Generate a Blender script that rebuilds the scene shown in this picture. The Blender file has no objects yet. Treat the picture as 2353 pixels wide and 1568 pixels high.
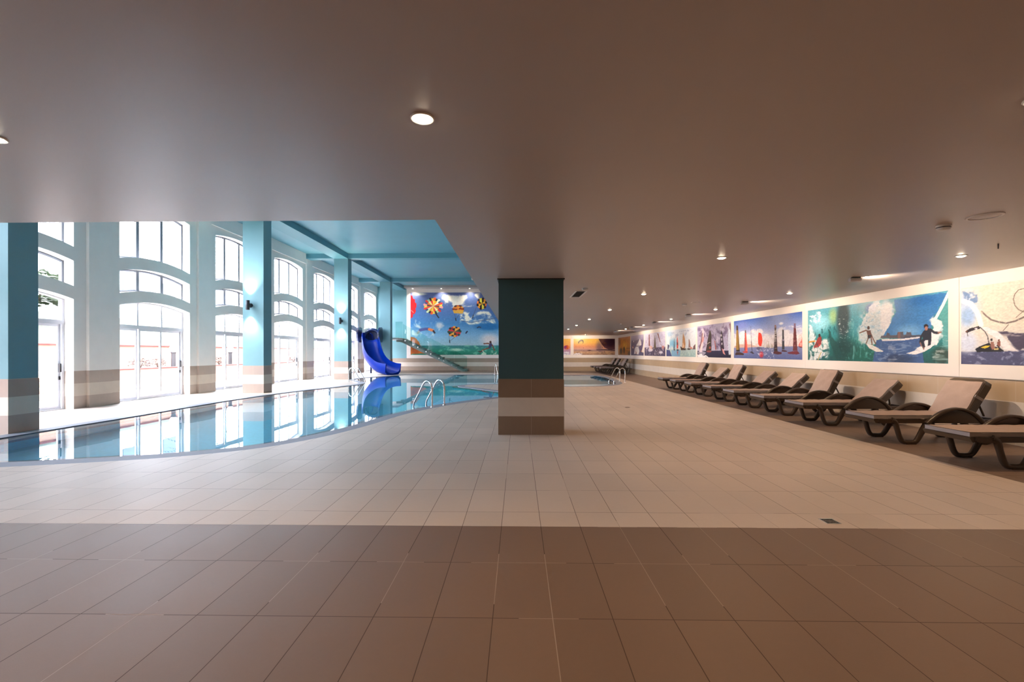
TUNE = dict(
    light_tile=(196,179,165), dark_tile=(122,100,85), floor_rough=.42, ripple=.012,
    brown_tile=(166,148,132), cream_tile=(214,202,188),
    low_ceiling=(184,171,163), teal_ceiling=(104,160,174), teal_beam=(92,150,164),
    window_wall=(236,232,226), back_wall=(120,168,176), front_wall=(58,50,46),
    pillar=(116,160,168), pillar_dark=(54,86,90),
    pool_tile=(56,188,222), ledge=(120,128,142), coping=(138,141,150),
    slide=(0,44,150), board=(238,228,220), lounger=(62,48,36), fabric=(164,142,130), fabric_daylit=(142,132,128),
    bulb=40.0,
    world=25.0, world_col=(0.90,0.92,1.10), down=86.0, down_col=(1.0,0.66,0.36), wash=170.0, mural=150.0, sconce=320.0,
    exposure=0.0, paper=(1,1,1), ink_gain=(1.0,1.05,1.15),
)
import bpy, bmesh, math, random
import numpy as np
from mathutils import Vector, Matrix
random.seed(7)
S = bpy.context.scene
COL = S.collection
PI = math.pi

# ------------------------------------------------------------------ helpers
def lin(c):
    c = c / 255.0
    return c / 12.92 if c <= 0.04045 else ((c + 0.055) / 1.055) ** 2.4
def rgb(r, g, b): return (lin(r), lin(g), lin(b), 1.0)

def tag(o, label=None, cat=None, group=None, kind=None):
    if label: o['label'] = label
    if cat: o['category'] = cat
    if group: o['group'] = group
    if kind: o['kind'] = kind
    return o

def link(name, me, mat=None, parent=None, smooth=False, auto=None):
    o = bpy.data.objects.new(name, me); COL.objects.link(o)
    if mat is not None:
        for m in (mat if isinstance(mat, (list, tuple)) else [mat]): me.materials.append(m)
    if parent is not None: o.parent = parent
    if smooth or auto:
        for p in me.polygons: p.use_smooth = True
        if auto:
            try: me.set_sharp_from_angle(angle=math.radians(auto))
            except Exception: pass
    return o

def empty(name, loc, rz=0.0):
    o = bpy.data.objects.new(name, None); COL.objects.link(o)
    o.empty_display_size = 0.1
    o.location = loc; o.rotation_euler = (0, 0, rz)
    return o

class MB:
    """collects shapes of ONE part"""
    def __init__(s): s.b = bmesh.new()
    def box(s, x0, x1, y0, y1, z0, z1, M=None, mi=0):
        vs = [s.b.verts.new((x, y, z)) for z in (z0, z1) for y in (y0, y1) for x in (x0, x1)]
        if M is not None:
            for v in vs: v.co = M @ v.co
        for f in ((0,2,3,1),(4,5,7,6),(0,1,5,4),(2,6,7,3),(0,4,6,2),(1,3,7,5)):
            s.b.faces.new([vs[i] for i in f]).material_index = mi
        return s
    def tube(s, pts, r, n=10, ry=None, cap=True, up=None):
        """sweep an ellipse (r across, ry along up) along pts; r may be a list"""
        P = [Vector(p) for p in pts]; rings = []
        for i, p in enumerate(P):
            t = (P[min(i+1, len(P)-1)] - P[max(i-1, 0)]).normalized()
            u = Vector(up) if up else (Vector((0,0,1)) if abs(t.z) < .95 else Vector((1,0,0)))
            a = t.cross(u).normalized(); b = a.cross(t).normalized()
            rr = r[i] if isinstance(r, (list, tuple)) else r
            rb = (ry[i] if isinstance(ry, (list, tuple)) else ry) if ry is not None else rr
            rings.append([s.b.verts.new(p + a*rr*math.cos(2*PI*k/n) + b*rb*math.sin(2*PI*k/n)) for k in range(n)])
        for A, B in zip(rings, rings[1:]):
            for k in range(n): s.b.faces.new((A[k], A[(k+1)%n], B[(k+1)%n], B[k]))
        if cap:
            s.b.faces.new(rings[0][::-1]); s.b.faces.new(rings[-1])
        return s
    def lathe(s, prof, c=(0,0,0), n=24, M=None):
        """profile of (radius, z) about the z axis at c"""
        rings = []
        for r, z in prof:
            if r < 1e-6: rings.append([s.b.verts.new((c[0], c[1], c[2]+z))])
            else: rings.append([s.b.verts.new((c[0]+r*math.cos(2*PI*k/n), c[1]+r*math.sin(2*PI*k/n), c[2]+z)) for k in range(n)])
        for A, B in zip(rings, rings[1:]):
            for k in range(n):
                a = [A[k % len(A)], A[(k+1) % len(A)], B[(k+1) % len(B)], B[k % len(B)]]
                q = []
                for v in a:
                    if v not in q: q.append(v)
                if len(q) >= 3:
                    try: s.b.faces.new(q)
                    except ValueError: pass
        if M is not None:
            for R in rings:
                for v in R: v.co = M @ v.co
        return s
    def prism(s, poly, f, d, mi=0):
        """extrude polygon (list of 2D) mapped by f(a,b)->Vector by vector d"""
        d = Vector(d); A = [s.b.verts.new(f(*p)) for p in poly]; B = [s.b.verts.new(v.co + d) for v in A]
        s.b.faces.new(A[::-1]).material_index = mi; s.b.faces.new(B).material_index = mi
        n = len(A)
        for i in range(n): s.b.faces.new((A[i], A[(i+1)%n], B[(i+1)%n], B[i])).material_index = mi
        return s
    def grid(s, P):
        """P[i][j] -> point"""
        V = [[s.b.verts.new(p) for p in row] for row in P]
        for i in range(len(V)-1):
            for j in range(len(V[0])-1): s.b.faces.new((V[i][j], V[i+1][j], V[i+1][j+1], V[i][j+1]))
        return s
    def build(s, name, mat=None, parent=None, bevel=0.0, seg=2, smooth=False, auto=None, recalc=True):
        if bevel > 0:
            es = [e for e in s.b.edges if len(e.link_faces) == 2 and e.calc_face_angle(0) > .6]
            bmesh.ops.bevel(s.b, geom=es, offset=bevel, segments=seg, profile=.5, affect='EDGES', clamp_overlap=True)
        if recalc: bmesh.ops.recalc_face_normals(s.b, faces=s.b.faces)
        me = bpy.data.meshes.new(name); s.b.to_mesh(me); s.b.free()
        return link(name, me, mat, parent, smooth, auto)

def copy_tree(o, parent=None):
    c = o.copy(); COL.objects.link(c)
    if parent is not None: c.parent = parent
    for ch in [q for q in bpy.data.objects if q.parent == o]: copy_tree(ch, c)
    return c

def catmull(P, per=8, closed=True):
    P = [np.array(p, float) for p in P]; n = len(P); out = []
    rng = range(n) if closed else range(n-1)
    for i in rng:
        if closed: a, b, c, d = P[i-1], P[i], P[(i+1)%n], P[(i+2)%n]
        else: a, b, c, d = P[max(i-1,0)], P[i], P[i+1], P[min(i+2,n-1)]
        for k in range(per):
            t = k/per
            out.append(.5*((2*b)+(-a+c)*t+(2*a-5*b+4*c-d)*t*t+(-a+3*b-3*c+d)*t**3))
    if not closed: out.append(P[-1])
    return [tuple(p) for p in out]

# ------------------------------------------------------------------ node helpers
class NT:
    def __init__(s, name):
        s.m = bpy.data.materials.new(name); s.m.use_nodes = True
        s.t = s.m.node_tree; s.n = s.t.nodes; s.n.clear()
        s.out = s.n.new('ShaderNodeOutputMaterial')
    def node(s, typ, **kw):
        n = s.n.new(typ)
        for k, v in kw.items(): setattr(n, k, v)
        return n
    def ln(s, a, b): s.t.links.new(a, b)
    def put(s, sock, v):
        if isinstance(v, bpy.types.NodeSocket): s.ln(v, sock)
        else: sock.default_value = v[:3] if (isinstance(v, tuple) and sock.type == 'VECTOR') else v
    def math(s, op, a, b=0.0, c=None, clamp=False):
        n = s.node('ShaderNodeMath', operation=op, use_clamp=clamp)
        s.put(n.inputs[0], a); s.put(n.inputs[1], b)
        if c is not None: s.put(n.inputs[2], c)
        return n.outputs[0]
    def mix(s, f, a, b, blend='MIX'):
        n = s.node('ShaderNodeMix', data_type='RGBA', blend_type=blend)
        s.put(n.inputs[0], f); s.put(n.inputs[6], a); s.put(n.inputs[7], b)
        return n.outputs[2]
    def pos(s):
        g = s.node('ShaderNodeNewGeometry'); x = s.node('ShaderNodeSeparateXYZ'); s.ln(g.outputs['Position'], x.inputs[0])
        return g.outputs['Position'], x.outputs[0], x.outputs[1], x.outputs[2]
    def noise(s, vec, scale, detail=3.0, rough=.5):
        n = s.node('ShaderNodeTexNoise'); n.inputs['Scale'].default_value = scale
        n.inputs['Detail'].default_value = detail; n.inputs['Roughness'].default_value = rough
        if vec is not None: s.ln(vec, n.inputs['Vector'])
        return n.outputs['Fac']
    def white(s, vec):
        n = s.node('ShaderNodeTexWhiteNoise'); s.ln(vec, n.inputs['Vector']); return n.outputs['Value']
    def comb(s, x, y, z=0.0):
        n = s.node('ShaderNodeCombineXYZ'); s.put(n.inputs[0], x); s.put(n.inputs[1], y); s.put(n.inputs[2], z); return n.outputs[0]
    def scalecol(s, col, f):
        n = s.node('ShaderNodeVectorMath', operation='SCALE'); s.put(n.inputs[0], col); s.put(n.inputs['Scale'], f); return n.outputs[0]
    def bsdf(s, base, rough=.5, metal=0.0, spec=.5, bump=None, bstr=.1, **kw):
        p = s.node('ShaderNodeBsdfPrincipled')
        s.put(p.inputs['Base Color'], base); s.put(p.inputs['Roughness'], rough)
        s.put(p.inputs['Metallic'], metal); s.put(p.inputs['Specular IOR Level'], spec)
        for k, v in kw.items(): s.put(p.inputs[k], v)
        if bump is not None:
            b = s.node('ShaderNodeBump'); b.inputs['Strength'].default_value = bstr; b.inputs['Distance'].default_value = .01
            s.ln(bump, b.inputs['Height']); s.ln(b.outputs[0], p.inputs['Normal'])
        s.ln(p.outputs[0], s.out.inputs[0]); return p

def plain(name, col, rough=.5, metal=0.0, var=.06, scale=9.0, spec=.5, bstr=.0, **kw):
    t = NT(name); P, x, y, z = t.pos()
    nz = t.noise(P, scale, 4)
    f = t.math('ADD', t.math('MULTIPLY', nz, 2*var), 1-var)
    t.bsdf(t.scalecol(col, f), rough, metal, spec, bump=nz if bstr else None, bstr=bstr, **kw)
    return t.m

def line_mask(t, coord, period, off, width):
    """1 on joints: lines of a width every period, starting at off"""
    fr = t.math('FRACT', t.math('DIVIDE', t.math('SUBTRACT', coord, off - width/2), period))
    return t.math('LESS_THAN', fr, width/period)

# ------------------------------------------------------------------ materials
LIGHT_TILE = rgb(*TUNE['light_tile']); DARK_TILE = rgb(*TUNE['dark_tile'])
def mat_floor():
    t = NT('porcelain_floor_tiles'); P, x, y, z = t.pos()
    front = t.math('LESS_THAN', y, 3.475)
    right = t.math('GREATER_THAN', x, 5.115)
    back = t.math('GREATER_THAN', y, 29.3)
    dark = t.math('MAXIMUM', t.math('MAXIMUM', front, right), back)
    yo = t.math('ADD', 3.788, t.math('MULTIPLY', front, 3.475-3.788))
    ys = t.math('SUBTRACT', y, yo)
    jx = line_mask(t, x, .30, -2.53, .0045)
    jy = line_mask(t, ys, .60, 0.0, .0045)
    jb = t.math('MAXIMUM', t.math('COMPARE', y, 3.475, .002), t.math('COMPARE', x, 5.115, .0025))
    j = t.math('MAXIMUM', t.math('MAXIMUM', jx, jy), jb)
    cell = t.comb(t.math('FLOOR', t.math('DIVIDE', t.math('ADD', x, 2.53), .30)), t.math('FLOOR', t.math('DIVIDE', ys, .60)), dark)
    wn = t.white(cell)
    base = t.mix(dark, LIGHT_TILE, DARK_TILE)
    n1 = t.noise(P, 1.7, 4, .6); n2 = t.noise(P, 26, 5, .7); n3 = t.noise(P, 260, 2)
    f = t.math('ADD', .80, t.math('MULTIPLY', wn, .10))
    f = t.math('ADD', f, t.math('MULTIPLY', n1, .16)); f = t.math('ADD', f, t.math('MULTIPLY', n2, .08)); f = t.math('ADD', f, t.math('MULTIPLY', n3, .06))
    tile = t.scalecol(base, f)
    jn = t.white(t.comb(t.math('FLOOR', t.math('MULTIPLY', x, 3.333)), t.math('FLOOR', t.math('MULTIPLY', y, 1.6666)), 5.0))
    jcol = t.mix(t.math('GREATER_THAN', jn, .72), rgb(58, 45, 38), rgb(165, 148, 135))
    col = t.mix(t.math('MULTIPLY', j, .75), tile, jcol)
    rough = t.math('ADD', TUNE['floor_rough'], t.math('MULTIPLY', n1, .12))
    rough = t.math('ADD', rough, t.math('MULTIPLY', j, .3))
    h = t.math('SUBTRACT', t.math('MULTIPLY', n3, .25), j)
    t.bsdf(col, rough, 0, .32, bump=h, bstr=.12)
    return t.m

def mat_wall(name, paint, axis='Y', rough=.6, tile_h=.90, joint=.6, joff=0.0, brown=None):
    """painted wall over three courses of brown / cream / brown tile"""
    t = NT(name); P, x, y, z = t.pos()
    h = y if axis == 'Y' else x
    tile = t.math('LESS_THAN', z, tile_h)
    mid = t.math('MULTIPLY', t.math('GREATER_THAN', z, tile_h/3), t.math('LESS_THAN', z, tile_h*2/3))
    tcol = t.mix(mid, rgb(*(brown or TUNE['brown_tile'])), rgb(*TUNE['cream_tile']))
    n = t.noise(P, 3.0, 5, .6)
    j = t.math('MAXIMUM', line_mask(t, h, joint, joff, .004), line_mask(t, z, .3, 0, .003))
    tcol = t.mix(t.math('MULTIPLY', j, .5), tcol, rgb(205, 195, 182))
    tcol = t.scalecol(tcol, t.math('ADD', .9, t.math('MULTIPLY', n, .2)))
    pcol = t.scalecol(paint, t.math('ADD', .95, t.math('MULTIPLY', n, .1)))
    r = t.math('ADD', rough, t.math('MULTIPLY', tile, .20 - rough))
    n2 = t.noise(P, 120, 2)
    t.bsdf(t.mix(tile, pcol, tcol), r, 0, .5, bump=n2, bstr=.03)
    return t.m

def mat_water():
    t = NT('pool_water'); P, x, y, z = t.pos()
    n = t.noise(P, 2.2, 2)
    b = t.node('ShaderNodeBump'); b.inputs['Strength'].default_value = TUNE['ripple']; b.inputs['Distance'].default_value = .02
    t.ln(n, b.inputs['Height'])
    gl = t.node('ShaderNodeBsdfGlass'); gl.inputs['Roughness'].default_value = 0.0; gl.inputs['IOR'].default_value = 1.33
    gl.inputs['Color'].default_value = (.93, .99, .995, 1)
    t.ln(b.outputs[0], gl.inputs['Normal']); t.ln(gl.outputs[0], t.out.inputs[0]); return t.m

def mat_glass(name, tint, ior=1.45, haze=0.0):
    t = NT(name)
    fr = t.node('ShaderNodeFresnel'); fr.inputs['IOR'].default_value = ior
    gl = t.node('ShaderNodeBsdfGlossy'); gl.inputs['Roughness'].default_value = 0.02
    tr = t.node('ShaderNodeBsdfTransparent'); tr.inputs['Color'].default_value = tint
    ge = t.node('ShaderNodeNewGeometry')
    fac = t.math('MULTIPLY', fr.outputs[0], t.math('SUBTRACT', 1.0, ge.outputs['Backfacing']))
    mx = t.node('ShaderNodeMixShader'); t.ln(fac, mx.inputs[0]); t.ln(tr.outputs[0], mx.inputs[1]); t.ln(gl.outputs[0], mx.inputs[2])
    t.ln(mx.outputs[0], t.out.inputs[0]); return t.m

def mat_emit(name, col, s):
    t = NT(name); e = t.node('ShaderNodeEmission'); e.inputs[0].default_value = col; e.inputs[1].default_value = s
    t.ln(e.outputs[0], t.out.inputs[0]); return t.m

def mat_print():
    t = NT('printed_picture'); a = t.node('ShaderNodeVertexColor'); a.layer_name = 'Ink'
    P, x, y, z = t.pos(); n = t.noise(P, 300, 2)
    f = t.math('ADD', .96, t.math('MULTIPLY', n, .08))
    t.bsdf(t.scalecol(a.outputs[0], f), .32, 0, .4); return t.m

def mat_pool_tile():
    """small blue mosaic; the courses just under the rim are slate, then navy"""
    t = NT('pool_mosaic'); P, x, y, z = t.pos()
    j = t.math('MAXIMUM', t.math('MAXIMUM', line_mask(t, x, .05, 0, .004), line_mask(t, y, .05, 0, .004)), line_mask(t, z, .05, 0, .004))
    cell = t.comb(t.math('FLOOR', t.math('MULTIPLY', x, 20)), t.math('FLOOR', t.math('MULTIPLY', y, 20)), t.math('FLOOR', t.math('MULTIPLY', z, 20)))
    wn = t.white(cell); n = t.noise(P, .6, 3)
    f = t.math('ADD', .82, t.math('ADD', t.math('MULTIPLY', wn, .18), t.math('MULTIPLY', n, .2)))
    band = t.math('GREATER_THAN', z, -.34)
    c = t.mix(band, rgb(*TUNE['pool_tile']), rgb(78, 104, 136))
    c = t.scalecol(c, f)
    t.bsdf(t.mix(t.math('MULTIPLY', j, .35), c, rgb(150, 190, 200)), .25); return t.m

def mat_lawn():
    t = NT('lawn_grass'); P, x, y, z = t.pos()
    n = t.noise(P, 2.5, 5, .7); n2 = t.noise(P, 30, 3)
    c = t.mix(n, rgb(46, 54, 34), rgb(62, 68, 46)); c = t.scalecol(c, t.math('ADD', .7, t.math('MULTIPLY', n2, .6)))
    t.bsdf(c, .9, bump=n2, bstr=.4); return t.m

def mat_fabric(name, col):
    t = NT(name); P, x, y, z = t.pos()
    tc = t.node('ShaderNodeTexCoord')
    w = t.node('ShaderNodeTexWave'); w.inputs['Scale'].default_value = 55; w.inputs['Distortion'].default_value = 1.5
    t.ln(tc.outputs['Object'], w.inputs['Vector'])
    n = t.noise(tc.outputs['Object'], 7, 4, .6)
    f = t.math('ADD', .86, t.math('MULTIPLY', n, .28))
    f = t.math('ADD', f, t.math('MULTIPLY', w.outputs['Fac'], .05))
    t.bsdf(t.scalecol(col, f), .8, 0, .3, bump=n, bstr=.5); return t.m

T = TUNE
M = dict(
    floor=mat_floor(),
    ceiling=plain('low_ceiling_paint', rgb(*T['low_ceiling']), .36, var=.03, scale=1.3, spec=.8, bstr=.02),
    teal_ceiling=plain('teal_ceiling_paint', rgb(*T['teal_ceiling']), .45, var=.10, scale=.9, bstr=.03),
    beam=plain('teal_beam_paint', rgb(*T['teal_beam']), .5, var=.04, scale=2),
    wall_window=mat_wall('pale_blue_wall', rgb(*T['window_wall']), 'Y', joff=.34, brown=(186,170,158)),
    wall_right=mat_wall('white_wall', rgb(228, 218, 208), 'Y', tile_h=.925, brown=(186,162,134)),
    wall_back=mat_wall('pale_teal_wall', rgb(*T['back_wall']), 'X'),
    wall_back_r=mat_wall('cream_back_wall', rgb(226, 214, 202), 'X', tile_h=.925, brown=(176,152,124)),
    wall_front=mat_wall('front_wall', rgb(*T['front_wall']), 'X'),
    pillar=mat_wall('teal_pillar_paint', rgb(*T['pillar']), 'X', joint=.35, joff=-8.72, brown=(176,158,146)),
    pillar_dark=mat_wall('dark_teal_pillar', rgb(*T['pillar_dark']), 'X', joint=.522, joff=.206, brown=(138,116,96)),  # deeper teal and darker brown tile than the other pillars
    water=mat_water(), pool=mat_pool_tile(),
    ledge=plain('slate_ledge_stone', rgb(*T['ledge']), .35, var=.14, scale=14),
    coping=plain('pale_coping_stone', rgb(*T['coping']), .6, var=.10, scale=20, spec=.2),
    glass=mat_glass('window_glass', (.97, .99, .98, 1)),
    balus=mat_glass('balustrade_glass', (.80, .92, .90, 1), 1.5),
    alu=plain('white_aluminium', rgb(215, 216, 222), .35, var=.02),
    alu_grey=plain('grey_aluminium', rgb(120, 124, 134), .4, var=.03),
    steel=plain('polished_steel', (.78, .77, .75, 1), .14, 1.0, var=.03),
    steel_green=plain('brushed_stringer_steel', rgb(120, 132, 128), .4, .6, var=.1),
    blue=plain('blue_fibreglass', rgb(*T['slide']), .36, var=.03, scale=4, spec=.12),
    navy=plain('fibreglass_dark_reflection', rgb(24, 44, 92), .22, var=.05, scale=4, **{'Coat Weight': .5}),  # slide blue again, with the dark reflection on the hood put into colour
    black=plain('black_plastic', rgb(26, 26, 28), .45),
    dgrey=plain('dark_grey_metal', rgb(70, 74, 80), .4, .5),
    white=plain('white_plastic', rgb(228, 226, 222), .45, var=.02),
    board=plain('white_mural_board', rgb(*T['board']), .42, var=.015, scale=2),
    brown=plain('dark_brown_plastic', rgb(*T['lounger']), .32, var=.08, scale=12),
    fabric=mat_fabric('taupe_mesh_fabric', rgb(*T['fabric'])),
    fabric_daylit=mat_fabric('taupe_edge_daylit', rgb(*T['fabric_daylit'])),  # same taupe cloth; daylight on the cushion edges is put into its colour
    ink=mat_print(),
    bulb=mat_emit('warm_lamp_lens', (1, .82, .60, 1), T['bulb']),
    lens=mat_emit('warm_spot_lens', (1, .80, .55, 1), 25),
    lens_w=mat_emit('pale_sconce_lens', (1, .96, .85, 1), 25),
    lawn=mat_lawn(),
    terrace=plain('terrace_paving', rgb(205, 200, 192), .7, var=.08, scale=3),
    cream=plain('cream_garden_render', rgb(176, 140, 120), .8, var=.06, scale=3),
    terracotta=plain('terracotta_coping', rgb(100, 46, 38), .7, var=.12, scale=10),
    house=plain('white_house_render', rgb(232, 230, 226), .8, var=.03),
    leaf=plain('shrub_leaf', rgb(40, 54, 26), .6, var=.3, scale=6),
    leaf_red=plain('reddish_shrub_leaf', rgb(72, 44, 38), .6, var=.3, scale=9),
    trunk=plain('palm_trunk', rgb(60, 46, 36), .9, var=.25, scale=12),
    globe=plain('opal_lamp_globe', rgb(240, 240, 240), .3, var=.01),
    post=plain('lamp_post_stone', rgb(52, 48, 48), .7, var=.1),
    grate=plain('drain_grate_metal', rgb(88, 74, 62), .35, .7, var=.2, scale=60),
)
# ------------------------------------------------------------------ the setting
CZ = 2.52          # low ceiling
HZ = 6.20          # pool hall ceiling
XL, XR = -10.5, 7.06
YB, YBR = 33.6, 32.4
SX, SY = -0.745, 4.07     # edges of the low ceiling slab

POOL = catmull([(-6.6,5.16),(-6.08,5.22),(-5.0,5.54),(-4.34,5.81),(-3.62,6.33),(-3.12,7.17),(-2.79,8.25),(-2.50,9.70),(-2.09,10.85),
    (-1.50,11.98),(-0.57,13.24),(0.10,14.10),(0.05,14.90),(-0.68,15.80),(-1.58,17.05),(-2.16,17.85),(-1.95,18.6),(-0.85,18.95),(0.4,18.55),
    (1.78,17.62),(2.5,17.6),(3.2,17.84),(3.82,18.31),(4.25,19.1),(4.48,20.0),(4.72,22.1),(4.82,24.6),(4.45,26.1),(3.6,26.75),(2.4,26.8),(0.8,27.1),
    (-1.0,27.35),(-2.6,27.3),(-4.4,27.3),(-6.0,27.5),(-6.9,27.1),(-7.3,26.0),(-8.0,24.5),(-8.35,23.2),(-8.25,22.1),(-7.75,21.2),(-7.3,20.5),(-6.92,19.7),
    (-6.83,18.7),(-7.2,17.36),(-7.7,15.95),(-8.0,14.6),(-8.22,12.8),(-8.27,11.5),(-8.25,9.5),(-8.3,7.6),(-8.25,6.5),(-7.9,5.65),(-7.3,5.25)], 5)
def offset_loop(L, d):
    n = len(L); out = []
    for i in range(n):
        a, b = Vector(L[i-1]), Vector(L[(i+1) % n]); t = (b-a).normalized()
        out.append((L[i][0] - t.y*d, L[i][1] + t.x*d))     # loop runs counter-clockwise: left is inside
    return out
area = sum(POOL[i-1][0]*POOL[i][1]-POOL[i][0]*POOL[i-1][1] for i in range(len(POOL)))
if area < 0: POOL = POOL[::-1]

def filled(name, outer, holes, mat, z=0.0, map3=None, depth=None, parent=None):
    bm = bmesh.new(); es = []
    for L in [outer] + holes:
        vs = [bm.verts.new(map3(*p) if map3 else (p[0], p[1], z)) for p in L]
        for i in range(len(vs)): es.append(bm.edges.new((vs[i-1], vs[i])))
    bmesh.ops.triangle_fill(bm, use_beauty=True, use_dissolve=False, edges=es)
    if depth is not None:
        r = bmesh.ops.extrude_face_region(bm, geom=list(bm.faces))
        bmesh.ops.translate(bm, vec=Vector(depth), verts=[v for v in r['geom'] if isinstance(v, bmesh.types.BMVert)])
    bmesh.ops.recalc_face_normals(bm, faces=bm.faces)
    if depth is None:
        for f in bm.faces:
            if f.normal.z < 0: f.normal_flip()
    me = bpy.data.meshes.new(name); bm.to_mesh(me); bm.free()
    return link(name, me, mat, parent)

def ring(name, A, za, B, zb, mat, parent=None):
    mb = MB(); n = len(A)
    va = [mb.b.verts.new((*p, za)) for p in A]; vb = [mb.b.verts.new((*p, zb)) for p in B]
    for i in range(n): mb.b.faces.new((va[i-1], va[i], vb[i], vb[i-1]))
    return mb.build(name, mat, parent)

st = lambda o, label=None: tag(o, label, None, None, 'structure')
OUT = offset_loop(POOL, -.05)
POOL = offset_loop(POOL, .22)
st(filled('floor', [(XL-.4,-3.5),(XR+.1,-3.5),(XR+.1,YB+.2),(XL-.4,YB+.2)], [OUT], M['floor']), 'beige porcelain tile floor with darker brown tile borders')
# coping, gutter ledge and basin
st(ring('pool_coping', OUT, 0.0, POOL, 0.002, M['coping']), 'pale coping stone running round the pool edge')
LEDGE = offset_loop(POOL, .22)
basin = bpy.data.objects.new('pool_basin', None); COL.objects.link(basin); st(basin, 'curved indoor swimming pool lined with teal mosaic')
ring('gutter_edge', POOL, 0.002, POOL, -.06, M['ledge'], basin)
ring('overflow_ledge', POOL, -.06, LEDGE, -.10, M['ledge'], basin)
ring('basin_wall', LEDGE, -.10, LEDGE, -1.05, M['pool'], basin)
filled('basin_floor', [(-10,4.5),(5.5,4.5),(5.5,28.5),(-10,28.5)], [], M['pool'], -1.05, parent=basin)
w = filled('pool_water', offset_loop(POOL, -.002), [], M['water'], -.012)
tag(w, 'still clear teal water filling the curved indoor pool', 'water', None, 'stuff')

# ceilings
def slab(name, boxes, mat, label):
    mb = MB()
    for b in boxes: mb.box(*b)
    return st(mb.build(name, mat, bevel=0), label)
slab('ceiling', [(SX, XR+.3, -3.8, YBR+.3, CZ, CZ+.3)], M['ceiling'], 'low painted ceiling over the lounger deck')
slab('ceiling_front', [(XL-.3, SX, -3.8, SY, CZ, CZ+.3)], M['ceiling'], 'low painted ceiling in front of the pool hall')
slab('ceiling_hall', [(XL-.35, SX+.3, SY-.3, YB+.3, HZ, HZ+.2)], M['teal_ceiling'], 'high teal ceiling over the pool')
BZ = 5.95
slab('ceiling_beam', [(-9.07, -8.37, SY+.0, YB, BZ, HZ)], M['beam'], 'long teal ceiling beam running over the pillars')
for k, y in enumerate((7.37, 14.8, 22.22, 29.62)):
    slab('ceiling_beam', [(XL, -9.07, y, y+.46, BZ+.01, HZ), (-8.37, SX, y, y+.46, BZ+.01, HZ)], M['beam'], 'teal ceiling beam crossing the pool hall')
slab('ceiling_soffit', [(-8.3, SX, YB-.75, YB, 6.04, HZ)], M['ceiling'], 'grey soffit over the parasail mural')
# walls
slab('wall_right', [(XR, XR+.3, -3.8, YBR+.3, -.1, CZ+.3)], M['wall_right'], 'right wall with striped tile dado under white boards')
slab('wall_back', [(-.2, XR+.3, YBR, YBR+.25, -.1, CZ+.3)], M['wall_back_r'], 'back wall with striped tile dado behind the deck')
slab('wall_hall_back', [(XL-.35, .2, YB, YB+.25, -.1, HZ+.2)], M['wall_back'], 'pale teal back wall of the pool hall')
slab('wall_return', [(-.2, .05, YBR, YB, -.1, CZ+.3)], M['wall_back'], 'short return wall behind the central pillar')
slab('wall_front', [(XL-.35, XR+.3, -3.8, -3.5, -.1, CZ+.3)], M['wall_front'], 'wall behind the viewpoint')
slab('wall_fascia', [(SX, SX+.25, SY, YB, CZ+.3, HZ), (XL, SX+.25, SY-.25, SY, CZ+.3, HZ)], M['ceiling'], 'fascia wall above the low ceiling edge')

# window wall
def arc(y0, y1, zs, rise, n=18, rev=False):
    pts = []
    c = (y1-y0)/2; R = (c*c+rise*rise)/(2*rise); zc = zs+rise-R; ym = (y0+y1)/2; a = math.asin(c/R)
    for i in range(n+1):
        t = -a+2*a*i/n; pts.append((ym+R*math.sin(t), zc+R*math.cos(t)))
    return pts[::-1] if rev else pts
RISE = .165
WINS = [11.797 + 3.803*k for k in range(-2, 6)]
WW = 2.56
OPEN = []
for y0 in WINS:
    y1 = y0+WW
    OPEN.append([(y0, -.1+.1)] + [(y1, 0.0)] + arc(y0, y1, 2.60, RISE, rev=True))
    OPEN.append(arc(y0, y1, 2.91, RISE) + arc(y0, y1, 3.51, RISE, rev=True))
    OPEN.append(arc(y0, y1, 3.84, RISE) + arc(y0, y1, 5.415, .14, rev=True))
holes = [OPEN[i] for i in range(len(OPEN))]
# doors reach the floor: lift their sill 1 mm so that each is a closed hole
holes = [[(a, max(b, .001)) for a, b in L] for L in holes]
wl = filled('wall_windows', [(-3.8, -.1), (YB+.2, -.1), (YB+.2, HZ+.1), (-3.8, HZ+.1)], holes, M['wall_window'],
            map3=lambda a, b: Vector((XL, a, b)), depth=(-.36, 0, 0))
st(wl, 'pale blue wall of tall arched windows beside the pool')
mb = MB()
for y0 in WINS[1:]: mb.box(XL, XL+.07, y0-.93, y0-.30, 0, HZ)
for y0 in WINS: mb.box(XL, XL+.055, y0-.30, y0+WW+.31, 5.72, HZ)
st(mb.build('wall_pilasters', M['wall_window']), 'shallow wall pilasters between the arched windows')

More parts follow.
